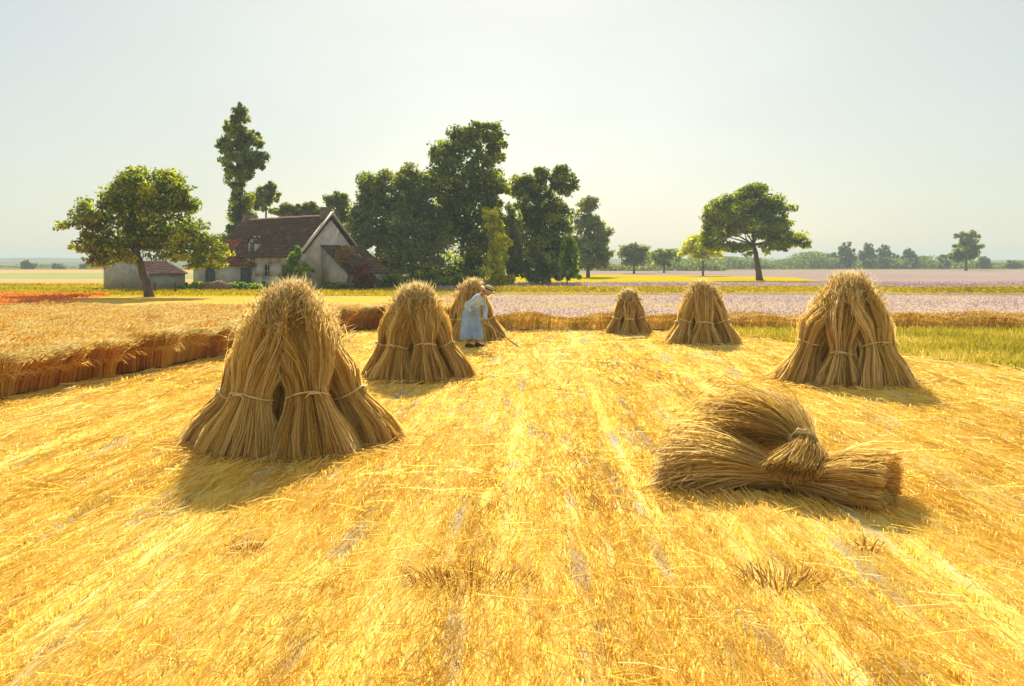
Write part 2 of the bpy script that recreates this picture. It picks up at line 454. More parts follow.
# ------------------------------------------------------------------ sheaves and stooks
def sheaf_mesh(C, A, B, kt, N, K, w, droop_dir, droop=.16, stray=.04, out=.0, core=.80, rbias=.25, jit=.10, ramp_mid=.6, rag=.06):
    """straws bundled along knots: centre C, half-axes A and B. Returns straw MB and ear MB"""
    C, A, B = (np.asarray(q, float) for q in (C, A, B))
    th = rng.uniform(0, 6.283, N); r = rng.random(N) ** rbias
    a, bb = np.cos(th) * r, np.sin(th) * r
    t0 = rng.random(N) ** 2 * rag; t1 = 1.0 - .24 * rng.random(N) ** 1.3 * np.clip(r + .1, 0, 1)
    nt = 46; tuft = ((th / 6.283 * nt + rng.normal(0, .25, N)).astype(int)) % nt
    tA = rng.normal(0, .09, (nt, K)).cumsum(1); tB = rng.normal(0, .07, (nt, K)).cumsum(1); tone_t = rng.normal(0, .19, nt)
    ts = np.linspace(0, 1, K)
    T = t0[:, None] + (t1 - t0)[:, None] * ts[None]
    Cc, Aa, Bb = cr(C, kt, T.ravel()), cr(A, kt, T.ravel()), cr(B, kt, T.ravel())
    bk = np.abs(ts - .38)[None]; bk = np.clip(bk * 3, .15, 1)      # loose at both ends, tight at the band
    ja = a[:, None] + (rng.normal(0, jit, (N, K)).cumsum(1) * .35 + tA[tuft]) * bk
    jb = bb[:, None] + (rng.normal(0, jit, (N, K)).cumsum(1) * .35 + tB[tuft]) * bk
    st = rng.random(N) < stray
    ja[st] += rng.normal(0, .5, (st.sum(), 1)) * (ts[None] - .35); jb[st] += np.abs(rng.normal(0, .5, (st.sum(), 1))) * np.abs(ts[None] - .35)
    P = (Cc + Aa * ja.reshape(-1, 1) + Bb * jb.reshape(-1, 1)).reshape(N, K, 3)
    # heads nod outwards
    dd = droop_dir(a, bb)
    s = np.clip((ts[None] - .74) / .26, 0, 1) * np.ones((N, 1))
    P += dd[:, None, :] * (s**2 * droop * rng.uniform(.2, 1.9, N)[:, None])[..., None]
    P[..., 2] -= s**2 * droop * 1.1 * rng.uniform(.2, 1.4, N)[:, None]
    P[..., 2] = np.maximum(P[..., 2], .035 + rng.random(N)[:, None] * .02)
    rnd = np.clip(rng.normal(ramp_mid, .24, N) + tone_t[tuft], 0, 1)
    mb = MB()
    ww = np.full((N, K), w) * rng.uniform(.7, 1.3, N)[:, None]
    mb.ribbons(P, ww, rnd)
    # packed inner straw
    if core:
        tt = np.linspace(0.01, .95, 14); sd = 16
        c, av, bv = cr(C, kt, tt), cr(A, kt, tt), cr(B, kt, tt)
        an = np.linspace(0, 2 * np.pi, sd, endpoint=False)
        wob = 1 + .06 * np.sin(an * 5 + 1)
        shr = core * np.where(tt > .7, 1 - (tt - .7) * 2.4, np.where(tt < .25, .84, 1))
        V = c[:, None] + av[:, None] * (np.cos(an) * wob)[None, :, None] * shr[:, None, None] + bv[:, None] * (np.sin(an) * wob)[None, :, None] * shr[:, None, None]
        V[..., 2] = np.maximum(V[..., 2], .01)
        i = np.arange(13)[:, None] * sd; j = np.arange(sd)[None]; j2 = (j + 1) % sd
        q = np.stack([i + j, i + j2, i + sd + j2, i + sd + j], -1).reshape(-1, 4)
        mb.add(V, q, r=.35)
    # ears
    k = rng.random(N) < .62
    D = norm(P[k, -1] - P[k, -2]) + dd[k] * .25 + np.array([0, 0, -.55]) + rng.normal(0, .16, (k.sum(), 3))
    eb = MB()
    el = rng.uniform(.085, .13, k.sum())
    eb.ears(P[k, -1], D, el, max(.018, w * 1.7), np.clip(rng.normal(.6, .22, k.sum()), 0, 1))
    # awns
    nk = k.sum()
    D = norm(D)
    S0 = P[k, -1] + D * el[:, None] * .6
    aw = np.stack([S0, S0 + D * .10 + rng.normal(0, .022, (nk, 3))], 1)
    eb.ribbons(aw, np.array([w * .5, w * .15])[None].repeat(nk, 0), np.full(nk, .8))
    return mb, eb

def band_mesh(C, A, B, kt, t, rad=.016):
    c, a, b = (cr(q, kt, np.array([t]))[0] for q in (C, A, B))
    n = 30; an = np.linspace(0, 2 * np.pi, n)
    axis = norm(np.cross(a, b))
    P = c + np.cos(an)[:, None] * a * 1.12 + np.sin(an)[:, None] * b * 1.12 + axis * (.02 * np.sin(an * 2 + 1))[:, None]
    mb = MB().tube(P, rad * (1 + .25 * np.sin(an * 9)), 6, .7, cap=False)
    # twisted knot with loose ends on the outer side
    k0 = c + b * 1.10
    tg = norm(a)
    for sgn in (-1, 1):
        e = np.array([k0 - tg * .03 * sgn, k0 + tg * .05 * sgn + norm(b) * .03, k0 + tg * .10 * sgn - np.array([0, 0, .05]) + norm(b) * .02])
        mb.tube(e, [rad * 1.2, rad, rad * .4], 5, .8)
    return mb

def stook(x, y, H, W, sheaves, Ns, w, label, top_shift=0.0):
    """sheaves: list of (azimuth deg, scale of foot distance, width scale, band height share)"""
    root = empty('wheat_stook', (x, y, 0))
    tag(root, label, 'stook', 'stooks of tied wheat sheaves on the stubble')
    S = W / 2.56; hs = H / 1.97
    for (az, fs, ws, bh, *ex) in sheaves + [(-90, .9, 1.15, .40, .95, .46), (90, .9, 1.15, .40, .93, .35)]:
        hsc = ex[0] if ex else rng.uniform(.93, 1.0)
        rs = ex[1] if len(ex) > 1 else 1.0
        ph = R(az); er = np.array([math.cos(ph), math.sin(ph), 0]); et = np.array([-math.sin(ph), math.cos(ph), 0])
        kt = [0, .16, bh, bh + .16, .68, .86, 1.0]
        zz = np.array([0.0, .17, bh, bh + .145, .65, .83, .965]) * H * hsc
        rr = np.array([.90 * fs, .78 * fs, .63, .52, .32, .15, .03]) * S * rs
        ht = np.array([.50, .37, .215, .28, .27, .165, .06]) * ws * S
        hr = np.array([.33, .27, .18, .23, .22, .135, .05]) * S
        C = er[None] * rr[:, None]; C[:, 2] = zz; C[:, 0] += top_shift * zz / H
        # the bundle leans in, so its thickness axis tips with it
        tip = np.gradient(rr, zz + 1e-3)
        Bv = er[None] * hr[:, None]; Bv[:, 2] = -tip * hr * .6
        Av = et[None] * ht[:, None]
        dd = lambda a, b, er=er, et=et: er[None] * (.45 + .75 * np.clip(b, -.5, 1))[:, None] + et[None] * (a * .55)[:, None]
        mb, eb = sheaf_mesh(C, Av, Bv, kt, Ns, 9, w, dd, droop=.12 * hs)
        sh = mb.build('sheaf', M['straw'], root)
        eb.build('ears', M['ear'], sh)['kind'] = 'stuff'
        band_mesh(C, Av, Bv, kt, bh, rad=max(.011, w)).build('band', M['band'], sh, smooth=True)
    # scattered straw fallen round the foot
    n = int(Ns * .5)
    a = rng.uniform(0, 6.28, n); rad = W * .5 * rng.uniform(.75, 1.12, n)
    c = np.stack([np.cos(a) * rad, np.sin(a) * rad * .9, rng.uniform(.05, .10, n)], -1)
    d = norm(np.stack([np.cos(a + rng.normal(0, .7, n)), np.sin(a + rng.normal(0, .7, n)), rng.normal(0, .08, n)], -1))
    P = c[:, None] + d[:, None] * (np.array([-.5, 0, .5])[None, :, None] * rng.uniform(.15, .5, n)[:, None, None])
    P[..., 2] = np.maximum(P[..., 2], .05)
    sk = MB().ribbons(P, w, np.clip(rng.normal(.5, .25, n), 0, 1)).build('fallen_straw', M['straw'], root)
    sk['kind'] = 'stuff'
    return root

stook(-2.55, 11.35, 1.97, 2.56, [(-119, .96, 1.12, .33), (-61, 1.0, 1.02, .33), (-182, 1.06, .9, .34, .86), (2, 1.08, .9, .36, .86), (62, 1, 1, .33), (122, 1, 1, .33)],
      2300, .0068, 'largest wheat stook, nearest one, standing front left on the stubble')
stook(-1.76, 17.9, 1.79, 2.12, [(-122, .98, 1.1, .36), (-66, 1.0, 1.05, .37), (-178, .95, .9, .37), (-4, 1.12, .9, .36), (60, 1, 1, .33), (120, 1, 1, .33)],
      1200, .011, 'wheat stook behind the largest one, left of the woman in blue')
stook(-1.12, 27.0, 1.72, 1.95, [(-110, .98, 1.1, .34), (-50, 1.05, .95, .34), (-175, .95, .9, .36), (-4, 1.12, .9, .36), (60, 1, 1, .33), (120, 1, 1, .33)],
      500, .019, 'wheat stook directly behind the stooping woman')
stook(3.49, 29.3, 1.38, 1.55, [(-95, .9, .95, .36), (-160, 1.05, .95, .36), (-30, 1.0, .95, .38), (40, 1, 1, .33), (135, 1, 1, .33)],
      450, .020, 'smallest and farthest wheat stook near the field edge')
stook(5.0, 25.8, 1.73, 2.14, [(-95, .95, 1.1, .34), (-150, 1.05, .95, .36), (-35, 1.05, .95, .36), (5, 1.0, .9, .34), (60, 1, 1, .33), (125, 1, 1, .33), (185, 1, .9, .34)],
      520, .018, 'middle sized wheat stook between the smallest stook and large right one')
stook(5.83, 17.3, 2.03, 2.68, [(-112, .86, .85, .30), (-62, .98, 1.3, .36), (-168, 1.0, .95, .42, .84), (0, .95, .95, .36, .88), (60, 1, 1, .33), (122, 1, 1, .33)],
      1500, .0105, 'big wheat stook at the right, behind the lying sheaves', top_shift=.1)

def lying_sheaf(pts, ht, hv, kt, N, label, bt, seed):
    """a tied sheaf lying on the ground along pts (world), half width ht, half height hv"""
    pts = np.array(pts, float); o = pts[3] * np.array([1, 1, 0])
    C = pts - o
    T = norm(np.gradient(C, axis=0))
    side = norm(np.cross(np.array([0, 0, 1.0])[None], T)); up = np.cross(T, side)
    A = side * np.array(ht)[:, None]; B = up * np.array(hv)[:, None]
    dd = lambda a, b: side[-1][None] * (a * .8)[:, None] + T[-1][None] * .3 + np.array([0, 0, 1.0])[None] * (b * .3)[:, None]
    mb, eb = sheaf_mesh(C, A, B, kt, N, 9, .0064, dd, droop=.10, stray=.16, jit=.18, ramp_mid=.55, rag=.2)
    root = empty('lying_sheaf', tuple(o)); tag(root, label, 'sheaf', 'tied sheaves lying on the stubble')
    st = mb.build('straw', M['straw'], root)
    eb.build('ears', M['ear'], root)['kind'] = 'stuff'
    band_mesh(C, A, B, kt, bt, rad=.013).build('band', M['band'], root, smooth=True)
    return root
KL = [0, .18, .40, .52, .68, .86, 1.0]
# heads lie to the left, butts to the right front
lying_sheaf([(3.26, 8.36, .25), (2.98, 8.56, .25), (2.64, 8.80, .20), (2.44, 8.95, .19), (2.16, 9.12, .20), (1.86, 9.28, .23), (1.57, 9.42, .23)],
            [.40, .34, .18, .15, .24, .32, .35], [.25, .23, .12, .10, .17, .22, .22], KL, 3000,
            'lower lying sheaf, flat on the stubble, heads to the left', .47, 5)
lying_sheaf([(2.44, 8.56, .27), (2.58, 8.76, .40), (2.66, 8.98, .48), (2.64, 9.16, .53), (2.54, 9.44, .56), (2.40, 9.78, .53), (2.24, 10.10, .47)],
            [.26, .19, .11, .15, .26, .34, .36], [.12, .10, .085, .12, .19, .25, .27], KL, 2800,
            'upper lying sheaf, thrown across the lower one, heads fanned out behind', .40, 6)

# ------------------------------------------------------------------ standing wheat
def wheat(name, x, y, h, w, lean, m, label, earw, leafy=0.0, z0=.07):
    N = len(x); b = MB()
    lx = lean * (1 + .8 * lumps(x, y, 3.2, 31)) + rng.normal(0, .07, N)
    ly = lean * .6 * lumps(x, y, 2.6, 32) + rng.normal(0, .08, N)
    hh = h * (1 + .10 * lumps(x, y, 1.7, 33)) * rng.uniform(.82, 1.08, N)
    P = np.zeros((N, 4, 3))
    for k, t in enumerate((0, .4, .75, 1.0)):
        P[:, k] = np.stack([x + lx * t * t * hh, y + ly * t * t * hh, z0 + hh * t * (1 - .10 * t * np.hypot(lx, ly))], -1)
    tone = np.clip(.58 + .26 * lumps(x, y, 3.0, 34) + rng.normal(0, .18, N), 0, 1)
    b.ribbons(P, w * rng.uniform(.7, 1.3, N), np.clip(tone - .22, 0, 1))
    D = norm(P[:, 3] - P[:, 2]) + np.stack([lx * .9 + .15, ly * .9, np.full(N, -.25)], -1) + rng.normal(0, .12, (N, 3))
    b.ears(P[:, 3], D, rng.uniform(.09, .14, N), earw, np.clip(tone + .3, 0, 1))
    if leafy:
        k = rng.random(N) < leafy; n = k.sum(); s = P[k, 1] * .5 + P[k, 2] * .5
        a = rng.uniform(0, 6.28, n)
        d = np.stack([np.cos(a) * .14 + .05, np.sin(a) * .14, np.full(n, .05)], -1)
        L = np.stack([s, s + d, s + d * 1.7 - np.array([0, 0, .12])], 1)
        b.ribbons(L, np.array([w * 1.2, w * 1.4, w * .3])[None].repeat(n, 0), np.clip(tone[k] - .15, 0, 1))
    o = b.build(name, m); tag(o, label, 'wheat', kind='stuff')
def left_wheat():
    xs, ys = [], []
    # dense cut face along the edge, then the field behind it
    n = 20000; y = 12.5 + (36 - 12.5) * rng.random(n); d = rng.random(n) ** 1.5 * .55
    k = y < FAR + .2; xs.append((wx(y) - d + .15 * lumps(y, y * 0, 3.5, 41) + rng.normal(0, .05, n))[k]); ys.append(y[k])
    n = 6500; x = wx(FAR) + rng.random(n) * (-1.2 - wx(FAR)); xs.append(x); ys.append(FAR + .25 + rng.random(n) ** 1.5 * .6)
    n = 62000; y = 14 + 20.5 * rng.random(n) ** .8; x = -0.56 * y - 1 + rng.random(n) * (0.56 * y + 1 - 1.5)
    k = (x < np.where(y < FAR + .3, wx(y) - .3, -1.6 - (y - FAR) * .3)); xs.append(x[k]); ys.append(y[k])
    x, y = np.concatenate(xs), np.concatenate(ys)
    wheat('standing_wheat', x, y, .63, .011, .42, M['wheat'], 'uncut ripe wheat standing along the left of the stubble', .024, .3)
left_wheat()
def far_fringe():
    n = 12000; x = -1.6 + rng.random(n) * 25; y = FAR - .05 + rng.random(n) ** 1.3 * 1.7
    wheat('field_edge_wheat', x, y, .36 * (1 + .25 * lumps(x, y, 1.4, 45)), .014, .2, M['fringe'], 'low uncut wheat fringe along the far edge of the stubble', .028, .3)
far_fringe()

def tufts(name, x, y, h, w, m, label, cat, z0=.07, lean=.35, flower=None):
    N = len(x); b = MB()
    hh = h * rng.uniform(.5, 1.2, N)
    P = np.zeros((N, 3, 3)); dx, dy = rng.normal(0, lean, N), rng.normal(0, lean, N)
    for k, t in enumerate((0, .55, 1)):
        P[:, k] = np.stack([x + dx * t * t * hh, y + dy * t * t * hh, z0 + hh * t], -1)
    tone = np.clip(.5 + .3 * lumps(x, y, .9, 51) + rng.normal(0, .2, N), 0, 1)
    b.ribbons(P, np.array([w, w * .8, w * .2])[None].repeat(N, 0), tone)
    o = b.build(name, m); tag(o, label, cat, kind='stuff')
def verge_grass():
    n = 34000; y = 15 + (FAR - 15) * rng.random(n); x = vx(y) + rng.random(n) * 14
    x = x - .25 * rng.random(n) - .18 * lumps(y * 2, y * 0, 1, 91); k = (x < .56 * y + 1); tufts('verge_grass', x[k], y[k], .16, .022, M['grass'], 'yellow green rough grass verge right of the stubble', 'grass')
verge_grass()

def flowers(name, x, y, h, s, m, label, cat, z0=.07):
    N = len(x); b = MB()
    P = np.stack([x, y, z0 + h * rng.uniform(.3, 1.1, N)], -1)
    nr = rng.normal(0, .4, (N, 3)) + np.array([0, -.1, 1.0])
    b.leaves(P, nr, s * rng.uniform(.6, 1.4, N), np.clip(.5 + .36 * lumps(x * .5, y, .3, 61) + rng.normal(0, .18, N), 0, 1), .8)
    o = b.build(name, m); tag(o, label, cat, kind='stuff')
M['lilac_fl'] = thin_mat('lilac_flowers', [(0, (.38, .29, .33)), (.4, (.49, .39, .42)), (.66, (.56, .46, .45)), (.82, (.64, .50, .22)), (1, (.66, .53, .12))], .35, .8, 0.0)
M['lav_fl'] = thin_mat('lavender_flowers', [(0, (.38, .27, .34)), (1, (.58, .45, .50))], .35, .8, 0.0)
M['yel_fl'] = thin_mat('yellow_weeds', [(0, (.32, .27, .01)), (.5, (.50, .39, .012)), (1, (.62, .47, .03))], .4, .8, 0.0)
M['red_fl'] = thin_mat('red_clover', [(0, (.70, .22, .05)), (.6, (.82, .32, .08)), (1, (.85, .48, .15))], .45, .8, 0.0)
def field_flowers():
    n = 46000; y = 31.5 + 34 * rng.random(n) ** .9; x = -2 - (y - 31) * .1 + rng.random(n) * (.56 * y + 4)
    flowers('lilac_flowers', x, y, .16, .075, M['lilac_fl'], 'pale lilac and yellow flowers filling the field behind the stubble', 'flowers')
    n = 16000; y = 66 + 9 * rng.random(n) + rng.normal(0, 1.0, n); x = -2.5 + rng.random(n) * (.56 * y + 2); y = y + 1.6 * lumps(x, x * 0, .25, 66)
    flowers('yellow_weeds', x, y, .35, .16, M['yel_fl'], 'strip of yellow green weeds between the lilac fields', 'weeds')
    n = 26000; y = 75 + 24 * rng.random(n); x = -6 + rng.random(n) * (.56 * y + 4)
    flowers('lavender_flowers', x, y, .25, .16, M['lav_fl'], 'strip of lavender flowers before the yellow meadow', 'flowers')
    n = 4500; y = 49 + 13 * rng.random(n); x = -.56 * y - 2 + rng.random(n) * (.56 * y - 23)
    flowers('red_clover', x, y, .22, .16, M['red_fl'], 'orange red strip of flowers behind the standing wheat', 'flowers')
    n = 22000; y = 62 + 34 * rng.random(n); x = -.56 * y - 2 + rng.random(n) * (.56 * y - 1)
    flowers('meadow_grass', x, y, .14, .18, M['yel_fl'], 'yellow green meadow grass around the farm', 'grass')
field_flowers()

# ------------------------------------------------------------------ trees
def tree(name, label, x, y, clumps, leaf, n, size, trunk, group=None, cat='tree', sub=14, subr=.34, z0=.05, bark='bark'):
    """clumps: (dx, dy, z, rx, ry, rz) lobes of the crown; trunk: list of polylines [(dx,dy,z,r),...]"""
    root = empty(name, (x, y, z0)); tag(root, label, cat, group)
    tb = MB()
    for pl in trunk:
        pl = np.array(pl, float)
        t = np.linspace(0, 1, len(pl)); tt = np.linspace(0, 1, max(len(pl) * 3, 6))
        q = cr(pl, t, tt)
        q[1:-1, :2] += rng.normal(0, .02, (len(q) - 2, 2)) * q[1:-1, 3:4] * 4
        tb.tube(q[:, :3], np.maximum(q[:, 3], .01), 8, .5)
    cl = np.array(clumps, float)
    # limbs from the fork to each lobe
    f = np.array(trunk[0][-1], float)
    for c in cl:
        e = c[:3] + rng.normal(0, .1, 3); m1 = f[:3] * .5 + e * .5 + rng.normal(0, .12, 3) * c[3]
        if e[2] < f[2]: m1[2] = max(m1[2], f[2])
        q = cr(np.array([f[:3], m1, e]), [0, .5, 1], np.linspace(0, 1, 7))
        tb.tube(q, np.linspace(f[3] * .5, .02, 7), 5, .5)
    tb.build('trunk', M[bark], root, smooth=True)
    n = int(n * 1.5); size = size * 1.15
    wts = (cl[:, 3] * cl[:, 4] * cl[:, 5]) ** (2 / 3); wts /= wts.sum()
    subs, sr, sw = [], [], []
    for c, wgt in zip(cl, wts):
        k = int(sub * 1.7)
        d = norm(rng.normal(size=(k, 3))); d[:, 2] = np.where(d[:, 2] < -.75, -d[:, 2], d[:, 2])
        rad = rng.uniform(.5, 1.08, k)[:, None]
        subs.append(c[:3] + d * rad * c[3:6]); sr.append(c[3:6][None] * subr * rng.uniform(.6, 1.25, k)[:, None]); sw.append(np.full(k, wgt / k))
        subs.append(c[None, :3]); sr.append(c[None, 3:6] * .62); sw.append(np.array([wgt * .22]))
    subs, sr, sw = np.vstack(subs), np.vstack(sr), np.concatenate(sw); sw /= sw.sum()
    pick = rng.choice(len(subs), n, p=sw)
    d = norm(rng.normal(size=(n, 3)))
    P = subs[pick] + d * sr[pick] * (rng.random(n) ** .45)[:, None]
    stray = rng.random(n) < .07
    P[stray] += np.clip(rng.normal(0, .13, (stray.sum(), 3)), -.25, .25) * sr[pick][stray] * 2
    nr = d * .7 + rng.normal(0, .6, (n, 3)) + np.array([0, 0, .35])
    tone = np.clip(rng.normal(.5, .2, n) + (rng.random(len(subs)) - .5)[pick] * .6, 0, 1)
    lb = MB().leaves(P, nr, size * rng.uniform(.6, 1.35, n), tone)
    lb.build('crown', M[leaf], root)
    return root

def lobes(spec, D, X0, Y0, depth=.9, g=None):
    """spec: (px, py, half width px, half height px) measured crown lobes at distance D -> offsets in metres"""
    s = D / FPX; out = []
    for (px, py, a, b) in spec:
        x = (px - 512) * s - X0; z = CAMH + (HOR - py) * s
        out.append((x, rng.normal(0, .25) * a * s, z, a * s, a * s * depth, b * s))
    return out

def tree_px(name, label, base, D, spec, leaf, n, size, trunk_r, group, fork=.35, lean=0.0, **kw):
    s = D / FPX; X0 = (base - 512) * s
    c = lobes(spec, D, X0, D)
    zt = max(q[2] for q in c); zb = min(q[2] - q[5] * .4 for q in c); zf = max(zb, .3) + (zt - zb) * fork
    tr = [[(0, 0, -.1, trunk_r * 1.35), (lean * .25, 0, zf * .3, trunk_r), (lean * .6, 0, zf * .7, trunk_r * .85), (lean, 0, zf, trunk_r * .7)]]
    return tree(name, label, X0, D, c, leaf, n, size, tr, group, **kw)

G1 = 'trees of the grove beside the farmhouse'
tree_px('oak_tree', 'broad spreading tree with leaning trunk, left of the farm buildings', 150, 61,
        [(148, 195, 38, 24), (110, 215, 34, 24), (85, 222, 25, 16), (160, 222, 42, 24), (185, 205, 14, 16), (118, 245, 38, 15), (150, 245, 40, 17),
         (190, 240, 28, 14), (214, 252, 20, 13), (205, 264, 18, 9), (95, 248, 22, 14), (100, 262, 16, 8), (182, 256, 22, 9), (120, 258, 22, 9), (165, 185, 24, 14), (132, 182, 20, 12)],
        'oak', 17000, .21, .26, None, fork=.22, lean=-1.0, sub=16)
tree_px('columnar_tree', 'tall narrow dark tree rising behind the farmhouse roof', 241, 97,
        [(240, 117, 10, 12), (237, 137, 15, 13), (250, 141, 12, 10), (240, 157, 18, 12), (225, 148, 12, 9), (256, 163, 14, 10), (243, 176, 16, 13),
         (240, 196, 13, 14), (241, 213, 16, 16), (240, 235, 16, 18), (232, 128, 8, 7)],
        'grove', 13000, .26, .3, None, fork=.5, sub=12)
tree_px('slender_tree', 'pale grey green tree just right of the tall narrow tree', 266, 104, [(266, 198, 13, 12), (270, 190, 8, 7), (261, 206, 8, 9)], 'grey', 2200, .28, .12, G1)
for (bx, sp, lab) in ((290, [(284, 213, 12, 8), (296, 214, 11, 8)], 'low rounded tree crown just above the farmhouse ridge'),
                      (312, [(308, 211, 12, 9), (318, 215, 10, 8)], 'rounded tree crown left of the farmhouse gable chimney'),
                      (338, [(334, 202, 12, 9), (343, 208, 12, 12), (345, 222, 12, 12)], 'tree crown behind the farmhouse gable peak')):
    tree_px('orchard_tree', lab, bx, 106, sp, 'grey', 2600, .30, .12, G1)
tree_px('grove_tree', 'grey green tree nearest the farmhouse gable', 378, 88,
        [(376, 185, 20, 16), (366, 205, 18, 18), (388, 210, 22, 20), (372, 235, 24, 20), (398, 240, 22, 22), (385, 262, 30, 22), (362, 225, 14, 18)], 'grey', 10000, .30, .22, G1, fork=.3)
tree_px('grove_tree', 'rounded tree between the gable tree and the tallest one', 415, 90,
        [(408, 180, 20, 15), (418, 200, 22, 18), (404, 215, 20, 18), (428, 225, 20, 22), (438, 235, 12, 22), (418, 255, 28, 26)], 'grey', 9000, .30, .22, G1, fork=.3)
tree_px('grove_tree', 'tallest tree of the grove, broad dark crown', 470, 93,
        [(487, 136, 22, 15), (462, 148, 26, 18), (492, 155, 18, 16), (445, 160, 16, 14), (470, 178, 36, 20), (440, 186, 20, 16), (494, 185, 18, 16), (468, 208, 34, 22), (445, 212, 18, 16), (492, 212, 16, 18), (505, 232, 12, 16), 
         (450, 235, 30, 26), (480, 245, 32, 28), (465, 272, 36, 18)], 'grove', 20000, .32, .35, G1, fork=.35)
tree_px('ivy_tree', 'narrow sunlit yellow green tree in front of the tallest tree', 494, 84,
        [(492, 225, 9, 14), (498, 245, 11, 14), (494, 262, 11, 14), (499, 278, 13, 12), (488, 215, 6, 8)], 'bright', 5200, .22, .12, G1, fork=.6)
tree_px('ivy_tree', 'narrow grey green tree at the right foot of the tallest tree', 512, 88,
        [(511, 222, 9, 16), (514, 245, 11, 16), (516, 268, 13, 16)], 'grey', 4000, .24, .12, G1, fork=.6)
tree_px('grove_tree', 'right hand grove tree with a tufted side top', 548, 97,
        [(562, 178, 13, 12), (566, 190, 10, 10), (535, 185, 20, 14), (522, 195, 14, 16), (550, 205, 20, 16), (530, 220, 20, 18), (556, 228, 20, 18), (540, 248, 26, 18), (560, 255, 16, 18)],
        'grove', 12500, .31, .25, G1, fork=.3)
for (bx, D, sp, leaf, lab) in ((542, 88, [(536, 262, 12, 14), (548, 268, 13, 14), (540, 278, 14, 8)], 'grey', 'rounded grey bush at the foot of the right hand grove tree'),
                         (567, 92, [(568, 250, 9, 14), (566, 268, 12, 14), (572, 274, 9, 8)], 'bush', 'green bush at the right end of the grove'),
                         (430, 82, [(420, 278, 18, 12), (440, 282, 18, 10), (455, 284, 14, 8)], 'grove', 'dark bush under the grove behind the stooks'),
                         (385, 80, [(378, 280, 14, 11), (395, 284, 14, 9), (405, 286, 12, 8)], 'grove', 'dark bush under the tree by the farmhouse gable')):
    tree_px('grove_bush', lab, bx, D, sp, leaf, 3600, .22, .06, 'bushes along the grove', cat='bush')
tree_px('hazy_tree', 'pale hazy tree at the far right end of the grove', 588, 150,
        [(590, 207, 14, 9), (584, 225, 16, 12), (598, 232, 14, 12), (586, 248, 18, 14), (602, 250, 10, 12), (586, 263, 17, 9), (600, 264, 12, 7)], 'grey', 7000, .42, .25, G1)
tree_px('round_tree', 'low round tree right of the hazy grove end', 634, 210, [(627, 254, 12, 8), (642, 254, 12, 8), (634, 249, 10, 6), (634, 263, 12, 6)], 'grey', 3000, .5, .2, 'trees beyond the yellow meadow')
tree_px('round_tree', 'low olive tree left of the small bright meadow tree', 664, 230, [(658, 256, 10, 6), (671, 256, 11, 6), (664, 263, 10, 5)], 'oak', 2200, .5, .2, 'trees beyond the yellow meadow')
tree_px('meadow_tree', 'small bright green tree just left of the lone meadow tree', 703, 165,
        [(696, 246, 14, 9), (688, 252, 10, 6), (705, 242, 12, 8), (714, 254, 10, 6), (700, 256, 10, 6)], 'bright', 5000, .34, .16, None, fork=.2)
tree_px('meadow_tree', 'lone spreading dark tree standing on the yellow meadow', 760, 121,
        [(752, 203, 28, 14), (726, 215, 24, 16), (770, 212, 24, 17), (745, 225, 32, 15), (776, 232, 24, 12), (718, 235, 16, 14), (792, 243, 14, 8), (712, 222, 12, 10),
         (738, 249, 18, 8), (755, 192, 16, 8), (803, 244, 8, 6), (712, 247, 12, 8), (774, 246, 16, 8)], 'oak', 17000, .33, .36, None, fork=.12, lean=-.8, sub=16)
tree_px('field_tree', 'isolated rounded tree near the right horizon', 966, 300, [(965, 240, 11, 8), (966, 250, 14, 9), (972, 256, 11, 8), (957, 258, 8, 7)], 'grove', 5000, .6, .4, None, fork=.15)
# far tree line, hazy blue
for k, (bx, top, hw, D, lab) in enumerate((
        (847, 243, 10, 420, 'tall bluish tree, first of the far tree line right of the lone tree'),
        (868, 244, 9, 430, 'second tall bluish tree of the far tree line'),
        (884, 245, 8, 430, 'third tall bluish tree of the far tree line'),
        (908, 250, 10, 430, 'last tall bluish tree at the right end of the tree line'),
        (832, 253, 10, 450, 'lower bluish tree left of the tall far trees'),
        (896, 254, 9, 450, 'lower bluish tree between the tall far trees'),
        (945, 254, 7, 430, 'small bluish tree left of the isolated right tree'),
        (986, 257, 8, 430, 'small bluish tree right of the isolated right tree'),
        (1013, 261, 9, 430, 'low bluish bush at the right edge of the horizon'),
        (28, 261, 8, 420, 'small bluish tree alone on the left horizon'),
        (58, 264, 7, 430, 'low bluish bush right of the small left horizon tree'),
        (87, 263, 9, 430, 'low bluish bush on the horizon beside the broad left tree'))):
    h = 271 - top
    tree_px('far_tree', lab, bx, D, [(bx - 1, top + h * .28, hw * .7, h * .28), (bx + hw * .35, top + h * .5, hw * .7, h * .28), (bx - hw * .4, top + h * .55, hw * .6, h * .28), (bx, top + h * .78, hw * .8, h * .22)],
            'far', 1500, .9, .3, 'far bluish trees along the horizon', fork=.2, sub=8)
